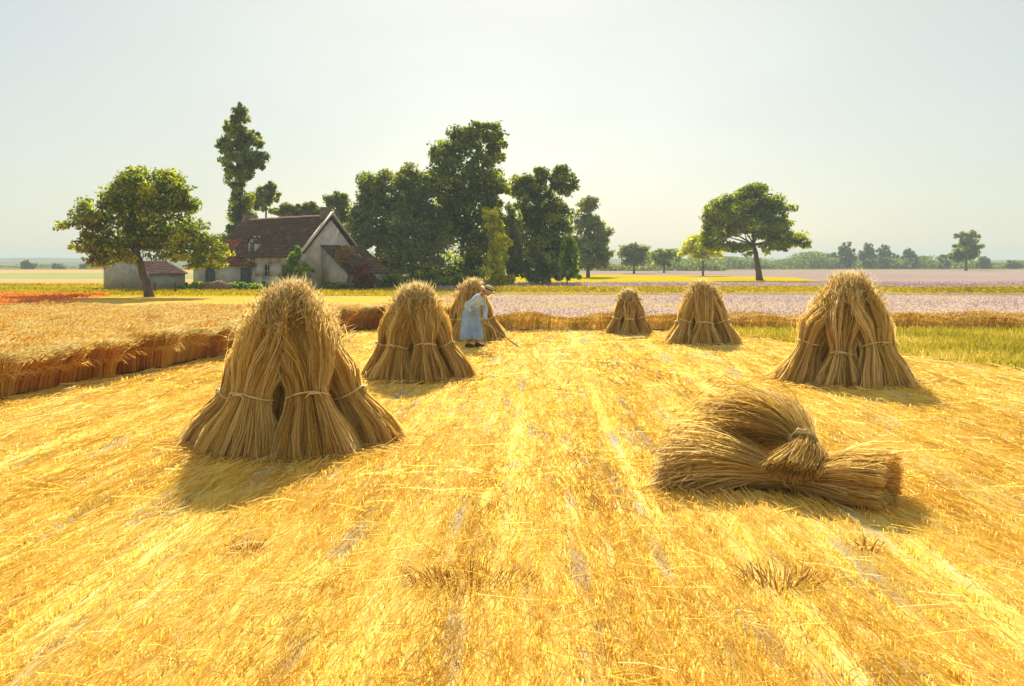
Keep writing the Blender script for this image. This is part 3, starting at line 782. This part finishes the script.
def far_wood():
    b = MB()
    n = 26000; x = 60 + rng.random(n) * 125; y = 440 + rng.normal(0, 9, n)
    hgt = 6.2 * (.8 + .45 * lumps(x, x * 0, .28, 71))
    z = rng.random(n) ** .7 * np.maximum(hgt, 2.2)
    b.leaves(np.stack([x, y, z], -1), rng.normal(size=(n, 3)) + np.array([0, -.6, .4]), 1.0 * rng.uniform(.6, 1.4, n), rng.random(n))
    n = 9000; x = 185 + rng.random(n) * 60; y = 455 + rng.normal(0, 8, n); z = rng.random(n) ** .7 * np.maximum(3.2 * (.9 + .5 * lumps(x, x * 0, .3, 72)), 1.2)
    b.leaves(np.stack([x, y, z], -1), rng.normal(size=(n, 3)) + np.array([0, -.6, .4]), 1.0 * rng.uniform(.6, 1.4, n), rng.random(n))
    n = 6000; x = 20 + rng.random(n) * 44; y = 300 + rng.normal(0, 6, n); z = rng.random(n) ** .7 * np.maximum(3.0 * (.9 + .5 * lumps(x, x * 0, .3, 73)), 1.2)
    b.leaves(np.stack([x, y, z], -1), rng.normal(size=(n, 3)) + np.array([0, -.6, .4]), .8 * rng.uniform(.6, 1.4, n), rng.random(n))
    n = 7000; x = -330 + rng.random(n) * 150; y = 520 + rng.normal(0, 8, n); z = rng.random(n) ** .7 * np.maximum(2.0 * (.8 + .9 * lumps(x, x * 0, .12, 74)), .6)
    b.leaves(np.stack([x, y, z], -1), rng.normal(size=(n, 3)) + np.array([0, -.6, .4]), 1.1 * rng.uniform(.6, 1.4, n), rng.random(n))
    tag(b.build('far_wood', M['far']), 'continuous bluish wood and hedges along the horizon', 'wood', kind='stuff')
far_wood()

# ------------------------------------------------------------------ the farm
M['plaster'] = surf_mat('plaster', [(.25, (.36, .32, .28)), (.5, (.52, .47, .42)), (.75, (.64, .58, .52))], 1.6, detail=10, bump=.5, bscale=7,
                        patch=[(.8, .58, .72, (.28, .24, .20))])
M['stone'] = surf_mat('grey_stone', [(.25, (.24, .23, .23)), (.5, (.34, .33, .33)), (.75, (.44, .42, .41))], 2.2, detail=10, bump=.7, bscale=6)
M['tile'] = thin_mat('roof_tile', [(0, (.075, .045, .035)), (.5, (.13, .075, .055)), (.85, (.19, .11, .075)), (1, (.28, .18, .13))], 0, .8, .15, patch=(.7, (.10, .085, .06), .7))
M['red_tile'] = thin_mat('red_roof_tile', [(0, (.22, .07, .035)), (.5, (.32, .11, .05)), (1, (.42, .19, .10))], 0, .8, .15)
M['pink_tile'] = thin_mat('faded_roof_tile', [(0, (.44, .25, .22)), (.5, (.52, .31, .28)), (1, (.60, .39, .35))], 0, .8, .15)
M['timber'] = surf_mat('dark_timber', [(.3, (.05, .035, .025)), (.7, (.12, .085, .06))], 6, (1, 1, .2), bump=.4)
M['brick'] = surf_mat('chimney_brick', [(.3, (.14, .10, .085)), (.7, (.24, .18, .155))], 5, bump=.5)
M['door'] = surf_mat('blue_grey_paint', [(.3, (.07, .085, .11)), (.7, (.13, .15, .18))], 4, (1, 1, .3))
M['frame'] = surf_mat('weathered_frame', [(.3, (.34, .31, .27)), (.7, (.48, .44, .39))], 5)
M['heap'] = thin_mat('old_straw', [(0, (.26, .15, .09)), (1, (.48, .32, .22))], .2)
def glass_mat():
    m, n, l = mat('window_glass')
    b = n.new('ShaderNodeBsdfPrincipled'); b.inputs['Base Color'].default_value = (.03, .035, .04, 1); b.inputs['Roughness'].default_value = .12
    o = n.new('ShaderNodeOutputMaterial'); l.new(b.outputs[0], o.inputs[0]); return m
M['glass'] = glass_mat()

def wall_open(L, H, th, y, opens, M2=None):
    """wall in the x-z plane (outer face at y, thickness th towards +y) with real openings (x0,x1,z0,z1)"""
    b = MB()
    xs = sorted({0, L, *[o[0] for o in opens], *[o[1] for o in opens]}); zs = sorted({0, H, *[o[2] for o in opens], *[o[3] for o in opens]})
    for i in range(len(xs) - 1):
        z = 0
        for j in range(len(zs) - 1):
            cx, cz = (xs[i] + xs[i + 1]) / 2, (zs[j] + zs[j + 1]) / 2
            if any(o[0] < cx < o[1] and o[2] < cz < o[3] for o in opens): continue
            b.box(xs[i], xs[i + 1], y, y + th, zs[j], zs[j + 1])
    return b

def roof_slope(b, p00, p10, p01, p11, cols, rows, th=.05, lip=.10):
    """courses of tiles over the quad p00 (eave start) p10 (eave end) p01 (ridge start) p11 (ridge end)"""
    p00, p10, p01, p11 = (np.array(p, float) for p in (p00, p10, p01, p11))
    nrm_ = norm(np.cross(p10 - p00, p01 - p00))
    for r in range(rows):
        v0, v1 = r / rows, min((r + 1.25) / rows, 1)
        sag = lambda u: 0
        for c in range(cols):
            u0, u1 = c / cols, (c + 1) / cols
            f = lambda u, v: (p00 * (1 - u) + p10 * u) * (1 - v) + (p01 * (1 - u) + p11 * u) * v
            a, b1, c1, d = f(u0, v0), f(u1, v0), f(u1, v1), f(u0, v1)
            o = rng.uniform(0, .035)
            lift = nrm_ * (lip + o); low = nrm_ * (.02 + rng.uniform(0, .012))
            V = np.array([a + lift - nrm_ * th, b1 + lift - nrm_ * th, c1 + low - nrm_ * th, d + low - nrm_ * th, a + lift, b1 + lift, c1 + low, d + low])
            b.add(V, [(4, 5, 6, 7), (0, 1, 5, 4), (1, 2, 6, 5), (3, 0, 4, 7), (0, 3, 2, 1)], r=np.full(8, np.clip(rng.normal(.45, .22), 0, 1)))
    b.add(np.array([p00, p10, p11, p01]), [(0, 1, 2, 3)], r=.2)

def window(parent, x0, x1, z0, z1, y, name='window', bars=True):
    w = MB(); t = .07
    for (a, b, c, d) in ((x0, x1, z0, z0 + t), (x0, x1, z1 - t, z1), (x0, x0 + t, z0 + t, z1 - t), (x1 - t, x1, z0 + t, z1 - t)):
        w.box(a, b, y + .10, y + .17, c, d)
    if bars:
        xm = (x0 + x1) / 2; w.box(xm - .025, xm + .025, y + .11, y + .16, z0 + t, z1 - t)
        zm = (z0 + z1) / 2; w.box(x0 + t, xm - .025, y + .112, y + .158, zm - .02, zm + .02); w.box(xm + .025, x1 - t, y + .112, y + .158, zm - .02, zm + .02)
    o = w.build(name, M['frame'], parent)
    MB().box(x0 + t, x1 - t, y + .175, y + .19, z0 + t, z1 - t).build('pane', M['glass'], o)
    MB().box(x0 - .06, x1 + .06, y - .07, y + .09, z0 - .08, z0 - .002).build('sill', M['frame'], o)
    return o

def door(parent, x0, x1, z1, y):
    d = MB(); n = 5; wd = (x1 - x0) / n
    for i in range(n): d.box(x0 + i * wd + .006, x0 + (i + 1) * wd - .006, y + .12, y + .17 + .006 * (i % 2), .02, z1 - .02, r=rng.random())
    d.box(x0, x1, y + .175, y + .19, .01, z1 - .01)
    o = d.build('door', M['door'], parent)
    MB().box(x0 + .12, x0 + .2, y + .08, y + .115, 1.0, 1.12).build('handle', M['timber'], o)
    f = MB(); f.box(x0 - .09, x0 - .002, y - .02, y + .05, 0, z1); f.box(x1 + .002, x1 + .09, y - .02, y + .05, 0, z1); f.box(x0 - .09, x1 + .09, y - .022, y + .05, z1 + .002, z1 + .12)
    f.build('door_frame', M['frame'], o)
    return o

def farmhouse():
    a = R(-42); L, w, E, RZ = 12.6, 6.0, 2.85, 5.95
    gx, gy = -14.7, 80.0                                       # foot of the gable apex
    root = empty('farmhouse', (gx - L * math.cos(a), gy - L * math.sin(a), .07), a)
    tag(root, 'old plastered farmhouse with brown tiled roof and two chimneys', 'house')
    hw = w / 2
    # front wall with openings, rear wall, gables
    ops = [(7.4, 8.3, .95, 2.0), (4.5, 5.5, 0, 2.05), (9.9, 10.8, 1.0, 2.0), (2.2, 3.0, 1.0, 1.9)]
    wl_ = wall_open(L, E, .4, -hw, ops)
    wl_.box(0, L, hw - .4, hw, 0, E)
    for x in (0, L - .4):
        wl_.prism([(x, -hw + .4, 0), (x, hw - .4, 0), (x, hw - .4, E), (x, 0, RZ - .35), (x, -hw + .4, E)], (.4, 0, 0))
    wl_.build('wall', M['plaster'], root)
    window(root, 7.4, 8.3, .95, 2.0, -hw); window(root, 9.9, 10.8, 1.0, 2.0, -hw); window(root, 2.2, 3.0, 1.0, 1.9, -hw)
    door(root, 4.5, 5.5, 2.05, -hw)
    # roof: front slope with an older red patch low on the left, rear slope
    rb = MB(); ev = .28; ez = E - ev * (RZ - E) / hw
    f = lambda x, v: (x, -(hw + ev) * (1 - v), ez + (RZ - ez) * v)
    roof_slope(rb, f(2.6, 0), f(L + .05, 0), f(2.6, 1), f(L + .05, 1), 40, 18)
    roof_slope(rb, f(-.2, .48), f(2.6, .48), f(-.2, 1), f(2.6, 1), 11, 9)
    g = lambda x, v: (x, (hw + ev) * (1 - v), ez + (RZ - ez) * v)
    roof_slope(rb, g(L + .05, 0), g(-.2, 0), g(L + .05, 1), g(-.2, 1), 30, 14)
    rf = rb.build('roof', M['tile'], root)
    pb = MB(); roof_slope(pb, f(-.2, 0), f(2.6, 0), f(-.2, .48), f(2.6, .48), 11, 9, th=.05, lip=.11)
    pb.build('red_tile_patch', M['red_tile'], rf)
    # ridge tiles, each its own piece
    rt = MB(); an = np.linspace(0, math.pi, 6)
    V = np.array([[(x, math.cos(t) * .15 * k, math.sin(t) * .13 * k) for t in an] for x, k in ((0, 1.0), (.36, .88))]).reshape(-1, 3)
    q = [(i, i + 1, i + 7, i + 6) for i in range(5)]
    rt.add(V, q); r0 = rt.build('ridge_tile', M['pink_tile'], rf, loc=(-.2, 0, RZ))
    for i in range(1, 34):
        o = r0.copy(); o.location = (-.2 + i * .37, rng.normal(0, .012), RZ + rng.normal(.01, .012)); COL.objects.link(o)
    # raised gable verge
    vb = MB()
    for s in (-1, 1):
        d = np.array([0, -s * (hw + .1), RZ + .12 - (E - .12)]); p = np.array([L - .12, s * (hw + .1), E - .06])
        vb.prism([p, p + d, p + d + (0, 0, .16), p + (0, 0, .16)], (.34, 0, 0))
    vb.build('gable_verge', M['plaster'], root)
    for x in (.5, L - .75):
        c = MB(); c.box(x - .33, x + .33, -.32, .32, RZ - .45, RZ + .5); c.box(x - .37, x + .37, -.36, .36, RZ + .502, RZ + .58)
        ch = c.build('chimney', M['brick'], root)
        MB().tube([(x, 0, RZ + .58), (x, 0, RZ + .72)], .11, 8).build('chimney_pot', M['brick'], ch)
    # dormer hatch
    db = MB(); x0, x1 = 5.1, 6.1; y0 = -hw + .1
    db.box(x0, x0 + .12, y0, -1.6, E + .05, E + 1.0); db.box(x1 - .12, x1, y0, -1.6, E + .05, E + 1.0)
    db.prism([(x0, y0, E + 1.0), (x1, y0, E + 1.0), ((x0 + x1) / 2, y0, E + 1.45)], (0, 1.9, 0))
    dm = db.build('dormer', M['plaster'], root)
    MB().box(x0 + .125, x1 - .125, y0 + .1, y0 + .14, E + .1, E + .99).build('hatch', M['door'], dm)
    drb = MB()
    for s in (0, 1):
        xa, xb = ((x0 - .12, (x0 + x1) / 2), (x1 + .12, (x0 + x1) / 2))[s]
        A_, B_, C_, D_ = (xa, y0 - .15, E + .92), (xa, -.7, E + .92), (xb, y0 - .15, E + 1.5), (xb, -.7, E + 1.5)
        if s == 0: roof_slope(drb, B_, A_, D_, C_, 5, 3, lip=.06)
        else: roof_slope(drb, A_, B_, C_, D_, 5, 3, lip=.06)
    drb.build('dormer_roof', M['tile'], dm)
    # ladder against the front
    lb = MB(); 
    for x in (5.95, 6.4): lb.tube([(x, -hw - .75, 0), (x, -hw - .12, 2.7)], .035, 6)
    for i in range(8): t = (i + .7) / 8.4; lb.tube([(5.95, -hw - .75 + .63 * t, 2.7 * t), (6.4, -hw - .75 + .63 * t, 2.7 * t)], .022, 5)
    ld = lb.build('ladder', M['timber'], None)
    ld.location = root.location; ld.rotation_euler = root.rotation_euler
    tag(ld, 'dark wooden ladder leaning on the farmhouse front', 'ladder')
    # lean-to on the gable
    lt = MB(); y0, y1 = -1.0, hw; d = 3.3
    lt.prism([(L + .002, y0, 0), (L + d, y0, 0), (L + d, y0, 1.35), (L + .002, y0, 3.45)], (0, .25, 0))
    lt.prism([(L + .002, y1, 0), (L + d, y1, 0), (L + d, y1, 1.35), (L + .002, y1, 3.45)], (0, -.25, 0))
    lt.box(L + d - .25, L + d - .003, y0 + .25, y1 - .25, 0, 1.35)
    le = lt.build('lean_to', M['plaster'], root)
    lr = MB(); roof_slope(lr, (L + d + .2, y0 - .12, 1.26), (L + d + .2, y1 + .15, 1.26), (L + .01, y0 - .12, 3.56), (L + .01, y1 + .15, 3.56), 14, 11)
    lr.build('lean_to_roof', M['tile'], le)
    return root
farmhouse()

def shed(name, label, x, y, rz, L, w, E, RZ, wall_m, tile_m, doors=(), windows=()):
    """small gabled building, ridge along local x, front at -y"""
    root = empty(name, (x, y, .07), rz); tag(root, label, 'outbuilding')
    hw = w / 2
    b = wall_open(L, E, .3, -hw, [(d[0], d[1], 0, d[2]) for d in doors] + list(windows))
    b.box(0, L, hw - .3, hw, 0, E)
    for xx in (0, L - .3):
        b.prism([(xx, -hw + .3, 0), (xx, hw - .3, 0), (xx, hw - .3, E), (xx, 0, RZ - .25), (xx, -hw + .3, E)], (.3, 0, 0))
    b.build('wall', wall_m, root)
    for d in doors: door(root, d[0], d[1], d[2], -hw)
    for q in windows: window(root, *q, -hw)
    rb = MB(); ev = .2; ez = E - ev * (RZ - E) / hw
    roof_slope(rb, (-.12, -hw - ev, ez), (L + .12, -hw - ev, ez), (-.12, 0, RZ), (L + .12, 0, RZ), int(L * 3), 9)
    roof_slope(rb, (L + .12, hw + ev, ez), (-.12, hw + ev, ez), (L + .12, 0, RZ), (-.12, 0, RZ), int(L * 3), 9)
    rf = rb.build('roof', tile_m, root)
    MB().tube([(-.12, 0, RZ + .01), (L + .12, 0, RZ + .01)], .11, 7).build('ridge', tile_m, rf)
    return root
def barn_parapet(root):
    MB().prism([(-.36, -2.45, 0), (-.36, -2.45, 1.30), (-.36, -.9, 2.30), (-.36, -.3, 2.42), (-.36, 2.5, 2.36), (-.36, 2.5, 0)], (.35, 0, 0)).build('parapet_wall', M['stone'], root)
# grey barn: its gable looks to the left front, a faded pink roof slope to the right front
barn_parapet(shed('grey_barn', 'low grey stone barn with faded pink roof behind the broad left tree', -30.1, 77.15, R(60), 3.6, 4.6, 1.3, 2.2, M['stone'], M['pink_tile']))
shed('low_outbuilding', 'long low outbuilding with dark doors between barn and farmhouse', -26.6, 84.0, R(-3), 5.6, 3.4, 1.95, 2.7, M['plaster'], M['red_tile'],
     doors=[(1.0, 1.9, 1.75), (4.0, 4.9, 1.75)])

def heap():
    b = MB(); n = 2600; root_x, root_y = gp(216, 291.5)
    a = rng.uniform(0, 6.28, n); u = rng.random(n)
    x = np.cos(a) * np.sqrt(1 - u * u) * 1.35; y = np.sin(a) * np.sqrt(1 - u * u) * .8; z = u * .72 * (1 + .1 * np.sin(x * 5))
    b.leaves(np.stack([x, y, z], -1), np.stack([x, y * 1.5, z + .3], -1) + rng.normal(0, .3, (n, 3)), .22, rng.random(n), .35)
    an = np.linspace(0, 2 * np.pi, 18, endpoint=False)
    V = np.vstack([[(math.cos(t) * 1.3 * c, math.sin(t) * .76 * c, .68 * s) for t in an] for c, s in ((1, 0), (.93, .4), (.7, .72), (.35, .95), (.05, 1))])
    i = np.arange(4)[:, None] * 18; j = np.arange(18)[None]; j2 = (j + 1) % 18
    b.add(V, np.stack([i + j, i + j2, i + 18 + j2, i + 18 + j], -1).reshape(-1, 4), r=.4)
    tag(b.build('straw_heap', M['heap'], loc=(root_x, root_y, .06)), 'low brown straw heap in front of the outbuilding door', 'heap')
heap()
for px, lab in ((155, 'left one of two short posts before the grey barn'), (175, 'right one of two short posts before the grey barn')):
    x, y = gp(px, 293.5); b = MB()
    b.tube([(0, 0, -.1), (.01, 0, .35), (0, .01, .68), (0, .01, .74)], [.085, .08, .075, .04], 8)
    tag(b.build('wooden_post', M['timber'], loc=(x, y, .06)), lab, 'post', 'short posts before the barn')
def bush(label, px, py, spec, leaf, n, size, cat='bush', D=None, name='garden_bush'):
    tree_px(name, label, px, D, spec, leaf, n, size, .05, 'garden bushes by the farm', cat=cat, sub=10)
bush('green climbing bush on the farmhouse front corner', 296, 0, [(292, 268, 9, 12), (304, 272, 9, 9), (288, 280, 8, 9), (297, 256, 5, 8)], 'bush', 2600, .2, D=76.2)
bush('orange leaved creeper spilling over the lean-to roof', 350, 0, [(346, 254, 9, 8), (354, 262, 7, 8), (341, 262, 6, 6)], 'amber', 1900, .2, D=77.5, name='orange_creeper', cat='creeper')
bush('reddish brown bush at the corner of the lean-to', 366, 0, [(362, 276, 9, 10), (370, 284, 9, 9), (358, 286, 8, 6)], 'rust', 2200, .2, D=76.5)
bush('dark low bush under the farmhouse gable', 336, 0, [(330, 288, 12, 5), (343, 288, 11, 5)], 'grove', 1700, .18, D=75.5)
for k, (px, lab) in enumerate(((192, 'leftmost clump of the green garden row before the farm'), (238, 'garden clump right of the straw heap'), (252, 'garden clump before the ladder'), (268, 'rightmost visible clump of the garden row'))):
    bush(lab, px, 0, [(px - 6, 288.5, 8, 4.5), (px + 6, 288, 8, 5)], 'bush', 1300, .16, D=76.0 - .3 * k)
def frame_post():
    root = empty('timber_frame', (-12.3, 76.8, .06)); tag(root, 'dark timber trestle beside the lean-to', 'trestle')
    MB().tube([(0, 0, 0), (.02, 0, 1.4), (.05, 0, 2.7)], [.11, .10, .09], 7).build('post', M['timber'], root)
    MB().tube([(-.7, -.05, 2.45), (.9, .05, 2.35)], .075, 6).build('beam', M['timber'], root)
    for e in ((1.9, 0, .2), (.95, 0, .1), (-.75, 0, .1)):
        MB().tube([(.03, 0, 2.3), e], .06, 6).build('brace', M['timber'], root)
frame_post()

# ------------------------------------------------------------------ the woman and her hoe
M['skin'] = surf_mat('skin', [(.3, (.36, .17, .10)), (.7, (.46, .24, .15))], 8, rough=.5, spec=.3)
M['dress'] = surf_mat('blue_cloth', [(.3, (.17, .29, .54)), (.5, (.24, .37, .62)), (.7, (.31, .45, .68))], 3, rough=.9, bump=.2, bscale=14)
M['blouse'] = surf_mat('pale_blue_cloth', [(.3, (.34, .44, .62)), (.7, (.46, .56, .72))], 4, rough=.9, bump=.2, bscale=16)
M['hat'] = surf_mat('straw_hat', [(.3, (.44, .30, .13)), (.7, (.62, .46, .24))], 14, (1, 1, 4), rough=.7, bump=.5, bscale=60)
M['shoe'] = surf_mat('brown_leather', [(.3, (.07, .035, .02)), (.7, (.14, .07, .04))], 6, rough=.6)
M['hair'] = surf_mat('brown_hair', [(.3, (.05, .03, .018)), (.7, (.10, .06, .035))], 20, (1, 1, .3))
M['ash'] = surf_mat('ash_wood', [(.3, (.24, .17, .10)), (.7, (.40, .30, .19))], 7, (1, 1, .2), rough=.6)
M['iron'] = surf_mat('worn_iron', [(.3, (.10, .10, .11)), (.7, (.22, .22, .23))], 9, rough=.4)

def remeshed(mb, name, m, parent, voxel, smooth=6):
    """fuse overlapping closed shapes into one continuous surface"""
    o = mb.build(name + '_src', m, None)
    rm = o.modifiers.new('r', 'REMESH'); rm.mode = 'VOXEL'; rm.voxel_size = voxel; rm.use_smooth_shade = True
    sm = o.modifiers.new('s', 'SMOOTH'); sm.iterations = smooth; sm.factor = .5
    dg = bpy.context.evaluated_depsgraph_get(); dg.update()
    me = bpy.data.meshes.new_from_object(o.evaluated_get(dg)); me.name = name
    src = o.data; bpy.data.objects.remove(o); bpy.data.meshes.remove(src)
    me.materials.clear(); me.materials.append(m)
    me.polygons.foreach_set('use_smooth', np.ones(len(me.polygons), bool))
    r = bpy.data.objects.new(name, me); r.parent = parent; COL.objects.link(r)
    return r

def ball(mb, c, r, n=12):
    c = np.array(c, float); r = np.array(r, float) * np.ones(3)
    ph = np.linspace(-math.pi / 2, math.pi / 2, n); th = np.linspace(0, 2 * math.pi, n * 2, endpoint=False)
    V = np.array([[(math.cos(p) * math.cos(t), math.cos(p) * math.sin(t), math.sin(p)) for t in th] for p in ph]).reshape(-1, 3) * r + c
    i = np.arange(n - 1)[:, None] * 2 * n; j = np.arange(2 * n)[None]; j2 = (j + 1) % (2 * n)
    mb.add(V, np.stack([i + j, i + j2, i + 2 * n + j2, i + 2 * n + j], -1).reshape(-1, 4))

def limb(mb, P, rad, sides=12, k=12):
    P = np.array(P, float); t = np.linspace(0, 1, len(P))
    q = cr(P, t, np.linspace(0, 1, k)); rr = np.asarray(rad, float)
    rr = cr(rr, t, np.linspace(0, 1, k))
    mb.tube(q, rr, sides)

def person():
    x, y = -.90, 24.3
    root = empty('person', (x, y, .05))
    tag(root, 'stooping woman in long pale blue dress and straw hat, both hands on a hoe', 'person')
    # joints: she faces +x and bends forwards; -y is towards the viewer
    hipN, hipF = (-.12, -.09, .86), (-.12, .09, .86)
    shN, shF = (.06, -.17, 1.22), (.12, .15, 1.24)
    neck, head = np.array((.17, -.01, 1.30)), np.array((.30, -.03, 1.375))
    elN, haN = np.array((-.22, -.27, 1.03)), np.array((-.06, -.30, .82))
    elF, haF = np.array((.24, .02, .95)), np.array((.19, -.20, .655))
    S0, S1 = np.array((-.13, -.31, .885)), np.array((.98, -.12, .075))      # hoe handle ends
    ax = norm(S1 - S0)
    haN = S0 + ax * .10 + np.array((0, 0, .0)); haF = S0 + ax * .44
    b = MB()
    limb(b, [(-.12, 0, .84), (-.06, 0, .98), (.03, -.01, 1.12), (.10, -.01, 1.22), tuple(neck)], [(.16, .12), (.13, .11), (.15, .12), (.14, .10), (.06, .06)])
    limb(b, [(.12, -.01, 1.24), tuple(neck), tuple(head - (.02, 0, .02))], [.06, .052, .055])
    # head: skull, jaw, nose, brow, ears (tilted down-forward)
    f = norm(np.array((.78, -.22, -.42))); u = norm(np.cross(f, np.cross(np.array((0, 0, 1.)), f))); s = np.cross(u, f)
    ball(b, head + u * .025, (.088, .078, .10)); ball(b, head - u * .045 + f * .035, (.06, .055, .06))
    ball(b, head + f * .098 - u * .012, (.016, .014, .02), 8); ball(b, head + f * .075 + u * .03, (.03, .045, .014), 8)
    ball(b, head + f * .082 - u * .055, (.016, .024, .010), 8)
    for k in (-1, 1): ball(b, head + s * .08 * k - u * .005, (.016, .014, .03), 8)
    for sh, el, ha in ((shN, elN, haN), (shF, elF, haF)):
        limb(b, [sh, (np.array(sh) + el) / 2, el, (el * .5 + ha * .5), ha - norm(ha - el) * .05], [.058, .05, .042, .038, .026])
        # hand closed round the handle: palm, four fingers, thumb
        d = norm(ha - el); sd = norm(np.cross(ax, d)); 
        limb(b, [ha - d * .07, ha - d * .03 - sd * .012, ha - sd * .018], [(.026, .02), (.040, .022), (.042, .02)])
        for i, (off, ln) in enumerate(((-.033, .9), (-.011, 1.05), (.011, 1.0), (.033, .8))):
            p0 = ha + ax * off - sd * .020
            pts = [p0, ha + ax * off + d * .030 * ln - sd * .012, ha + ax * off + d * .030 * ln + sd * .016, ha + ax * off + sd * .028, ha + ax * off - d * .018 + sd * .022]
            limb(b, pts, [.0105, .010, .0095, .009, .008], 8, 9)
        limb(b, [ha - d * .05 - ax * .025, ha - ax * .052 - d * .02 + sd * .01, ha - ax * .046 + d * .012 + sd * .026], [.013, .012, .009], 8, 8)
    for hp, kn, an, to in (((-.12, -.09, .84), (-.10, -.10, .47), (-.20, -.10, .09), 1), ((-.12, .09, .84), (-.02, .09, .47), (.03, .06, .09), 1)):
        limb(b, [hp, tuple(np.array(hp) * .5 + np.array(kn) * .5), kn, tuple(np.array(kn) * .5 + np.array(an) * .5), an], [.092, .078, .058, .052, .036])
        limb(b, [an, (an[0] + .04, an[1] - .01, .05), (an[0] + .13, an[1] - .03, .035)], [.04, .042, .03])
    remeshed(b, 'body', M['skin'], root, .0085, 3)
    # blouse with sleeves
    c = MB()
    limb(c, [(-.12, 0, .88), (-.06, 0, 1.0), (.03, -.01, 1.13), (.10, -.01, 1.225), (.145, -.01, 1.275)], [(.165, .135), (.15, .135), (.175, .145), (.165, .12), (.085, .08)], 18)
    ball(c, (.11, -.04, 1.10), (.10, .13, .085))
    for sh, el, ha in ((shN, elN, haN), (shF, elF, haF)):
        sh = np.array(sh); w0 = ha - norm(ha - el) * .085
        limb(c, [sh - (.0, 0, .02), (sh + el) / 2 + (0, 0, -.01), el, (el + w0) / 2 + (0, 0, -.012), w0], [.085, .075, .066, .060, .045], 14)
        ball(c, sh, (.088, .078, .08))
    bl = remeshed(c, 'blouse', M['blouse'], root, .012, 4)
    # long gathered skirt
    n = 72; th = np.linspace(0, 2 * np.pi, n, endpoint=False); rows = []
    for z, cx, rx, ry, fold in ((.98, -.085, .135, .135, .0), (.93, -.10, .165, .150, .02), (.86, -.12, .20, .18, .04), (.70, -.115, .225, .205, .06), (.50, -.11, .25, .235, .08), (.33, -.105, .268, .26, .095), (.20, -.10, .285, .275, .10), (.195, -.10, .272, .262, .10), (.34, -.10, .25, .24, .09)):
        w = 1 + fold * (np.sin(th * 9 + z * 2) * .6 + np.sin(th * 14 + 1.3 - z * 3) * .4)
        rows.append(np.stack([cx + np.cos(th) * rx * w, np.sin(th) * ry * w, z + (.015 * np.sin(th * 3) if z < .25 else 0) + 0 * th], -1))
    V = np.vstack(rows); i = np.arange(len(rows) - 1)[:, None] * n; j = np.arange(n)[None]; j2 = (j + 1) % n
    MB().add(V, np.stack([i + j2, i + j, i + n + j, i + n + j2], -1).reshape(-1, 4)).build('skirt', M['dress'], root, smooth=True)
    # apron bow / waistband
    P = np.stack([-.088 + np.cos(th) * .150, np.sin(th) * .148, .965 + .018 * np.cos(th)], -1)
    MB().tube(np.vstack([P, P[:1]]), .022, 6, cap=False).build('waistband', M['dress'], root, smooth=True)
    # hat: brim tipped down in front, low crown, ribbon
    hc = head + u * .055
    rings = [(.0, .118), (.055, .108), (.085, .085), (.095, .03)]
    brim = [(.0, .118), (.004, .13), (-.006, .17), (-.028, .205), (-.033, .205), (-.012, .168), (-.006, .125)]
    an = np.linspace(0, 2 * np.pi, 28, endpoint=False)
    def lathe(prof):
        V = np.vstack([[hc + (f * math.cos(t) + s * math.sin(t)) * r + u * (h + (.018 * math.cos(2 * t) if r > .15 else 0)) for t in an] for h, r in prof])
        i = np.arange(len(prof) - 1)[:, None] * 28; j = np.arange(28)[None]; j2 = (j + 1) % 28
        return MB().add(V, np.stack([i + j, i + j2, i + 28 + j2, i + 28 + j], -1).reshape(-1, 4))
    ht = lathe(brim[::-1] + rings[1:] + [(.096, .001)]).build('hat', M['hat'], root, smooth=True)
    lathe([(.006, .1205), (.032, .1165)]).build('hat_ribbon', M['hair'], ht, smooth=True)
    hb = MB(); ball(hb, head - f * .055 + u * .0, (.05, .07, .06)); ball(hb, head - f * .095 - u * .035, (.035, .04, .035))
    hb.build('hair', M['hair'], root, smooth=True)
    for k in (-1, 1):
        eb = MB(); ball(eb, head + f * .082 + s * .032 * k + u * .012, .009, 8); eb.build('eye', M['hair'], root, smooth=True)
    for ax_, ay in ((-.20, -.10), (.03, .06)):
        sb = MB(); limb(sb, [(ax_ - .05, ay, .04), (ax_ + .03, ay - .01, .05), (ax_ + .12, ay - .03, .04), (ax_ + .19, ay - .045, .025)], [(.042, .045), (.048, .055), (.045, .04), (.025, .022)], 12)
        sb.build('shoe', M['shoe'], root, smooth=True)
    # the hoe she holds
    hoe = empty('hoe', (x, y, .05)); tag(hoe, 'long handled hoe held by the stooping woman, blade on the stubble', 'hoe')
    MB().tube([S0 - ax * .08, S0 + ax * .4, S0 + ax * .9, S1], [.014, .015, .014, .014], 8).build('handle', M['ash'], hoe, smooth=True)
    hd = MB(); hd.tube([S1 - ax * .05, S1 + ax * .03, S1 + ax * .07 + (.0, 0, -.02)], [.02, .018, .012], 8)
    hd.build('socket', M['iron'], hoe, smooth=True)
    bd = MB(); p = S1 + ax * .06
    bd.prism([p + (-.01, -.10, 0), p + (-.01, .10, 0), p + (.10, .13, .035), p + (.10, -.13, .035)], (0, 0, .006))
    bd.build('blade', M['iron'], hoe)
person()

# ------------------------------------------------------------------ summer haze
def haze():
    m, n, l = mat('haze')
    v = n.new('ShaderNodeVolumePrincipled'); v.inputs['Color'].default_value = (.66, .82, 1.0, 1)
    v.inputs['Density'].default_value = 0.0006; v.inputs['Anisotropy'].default_value = 0.0
    o = n.new('ShaderNodeOutputMaterial'); l.new(v.outputs[0], o.inputs['Volume'])
    b = MB().box(-2700, 2700, -100, 2700, -1.5, 24)
    tag(b.build('haze', m), 'thin bluish summer haze over the fields', 'haze', kind='stuff')
haze()
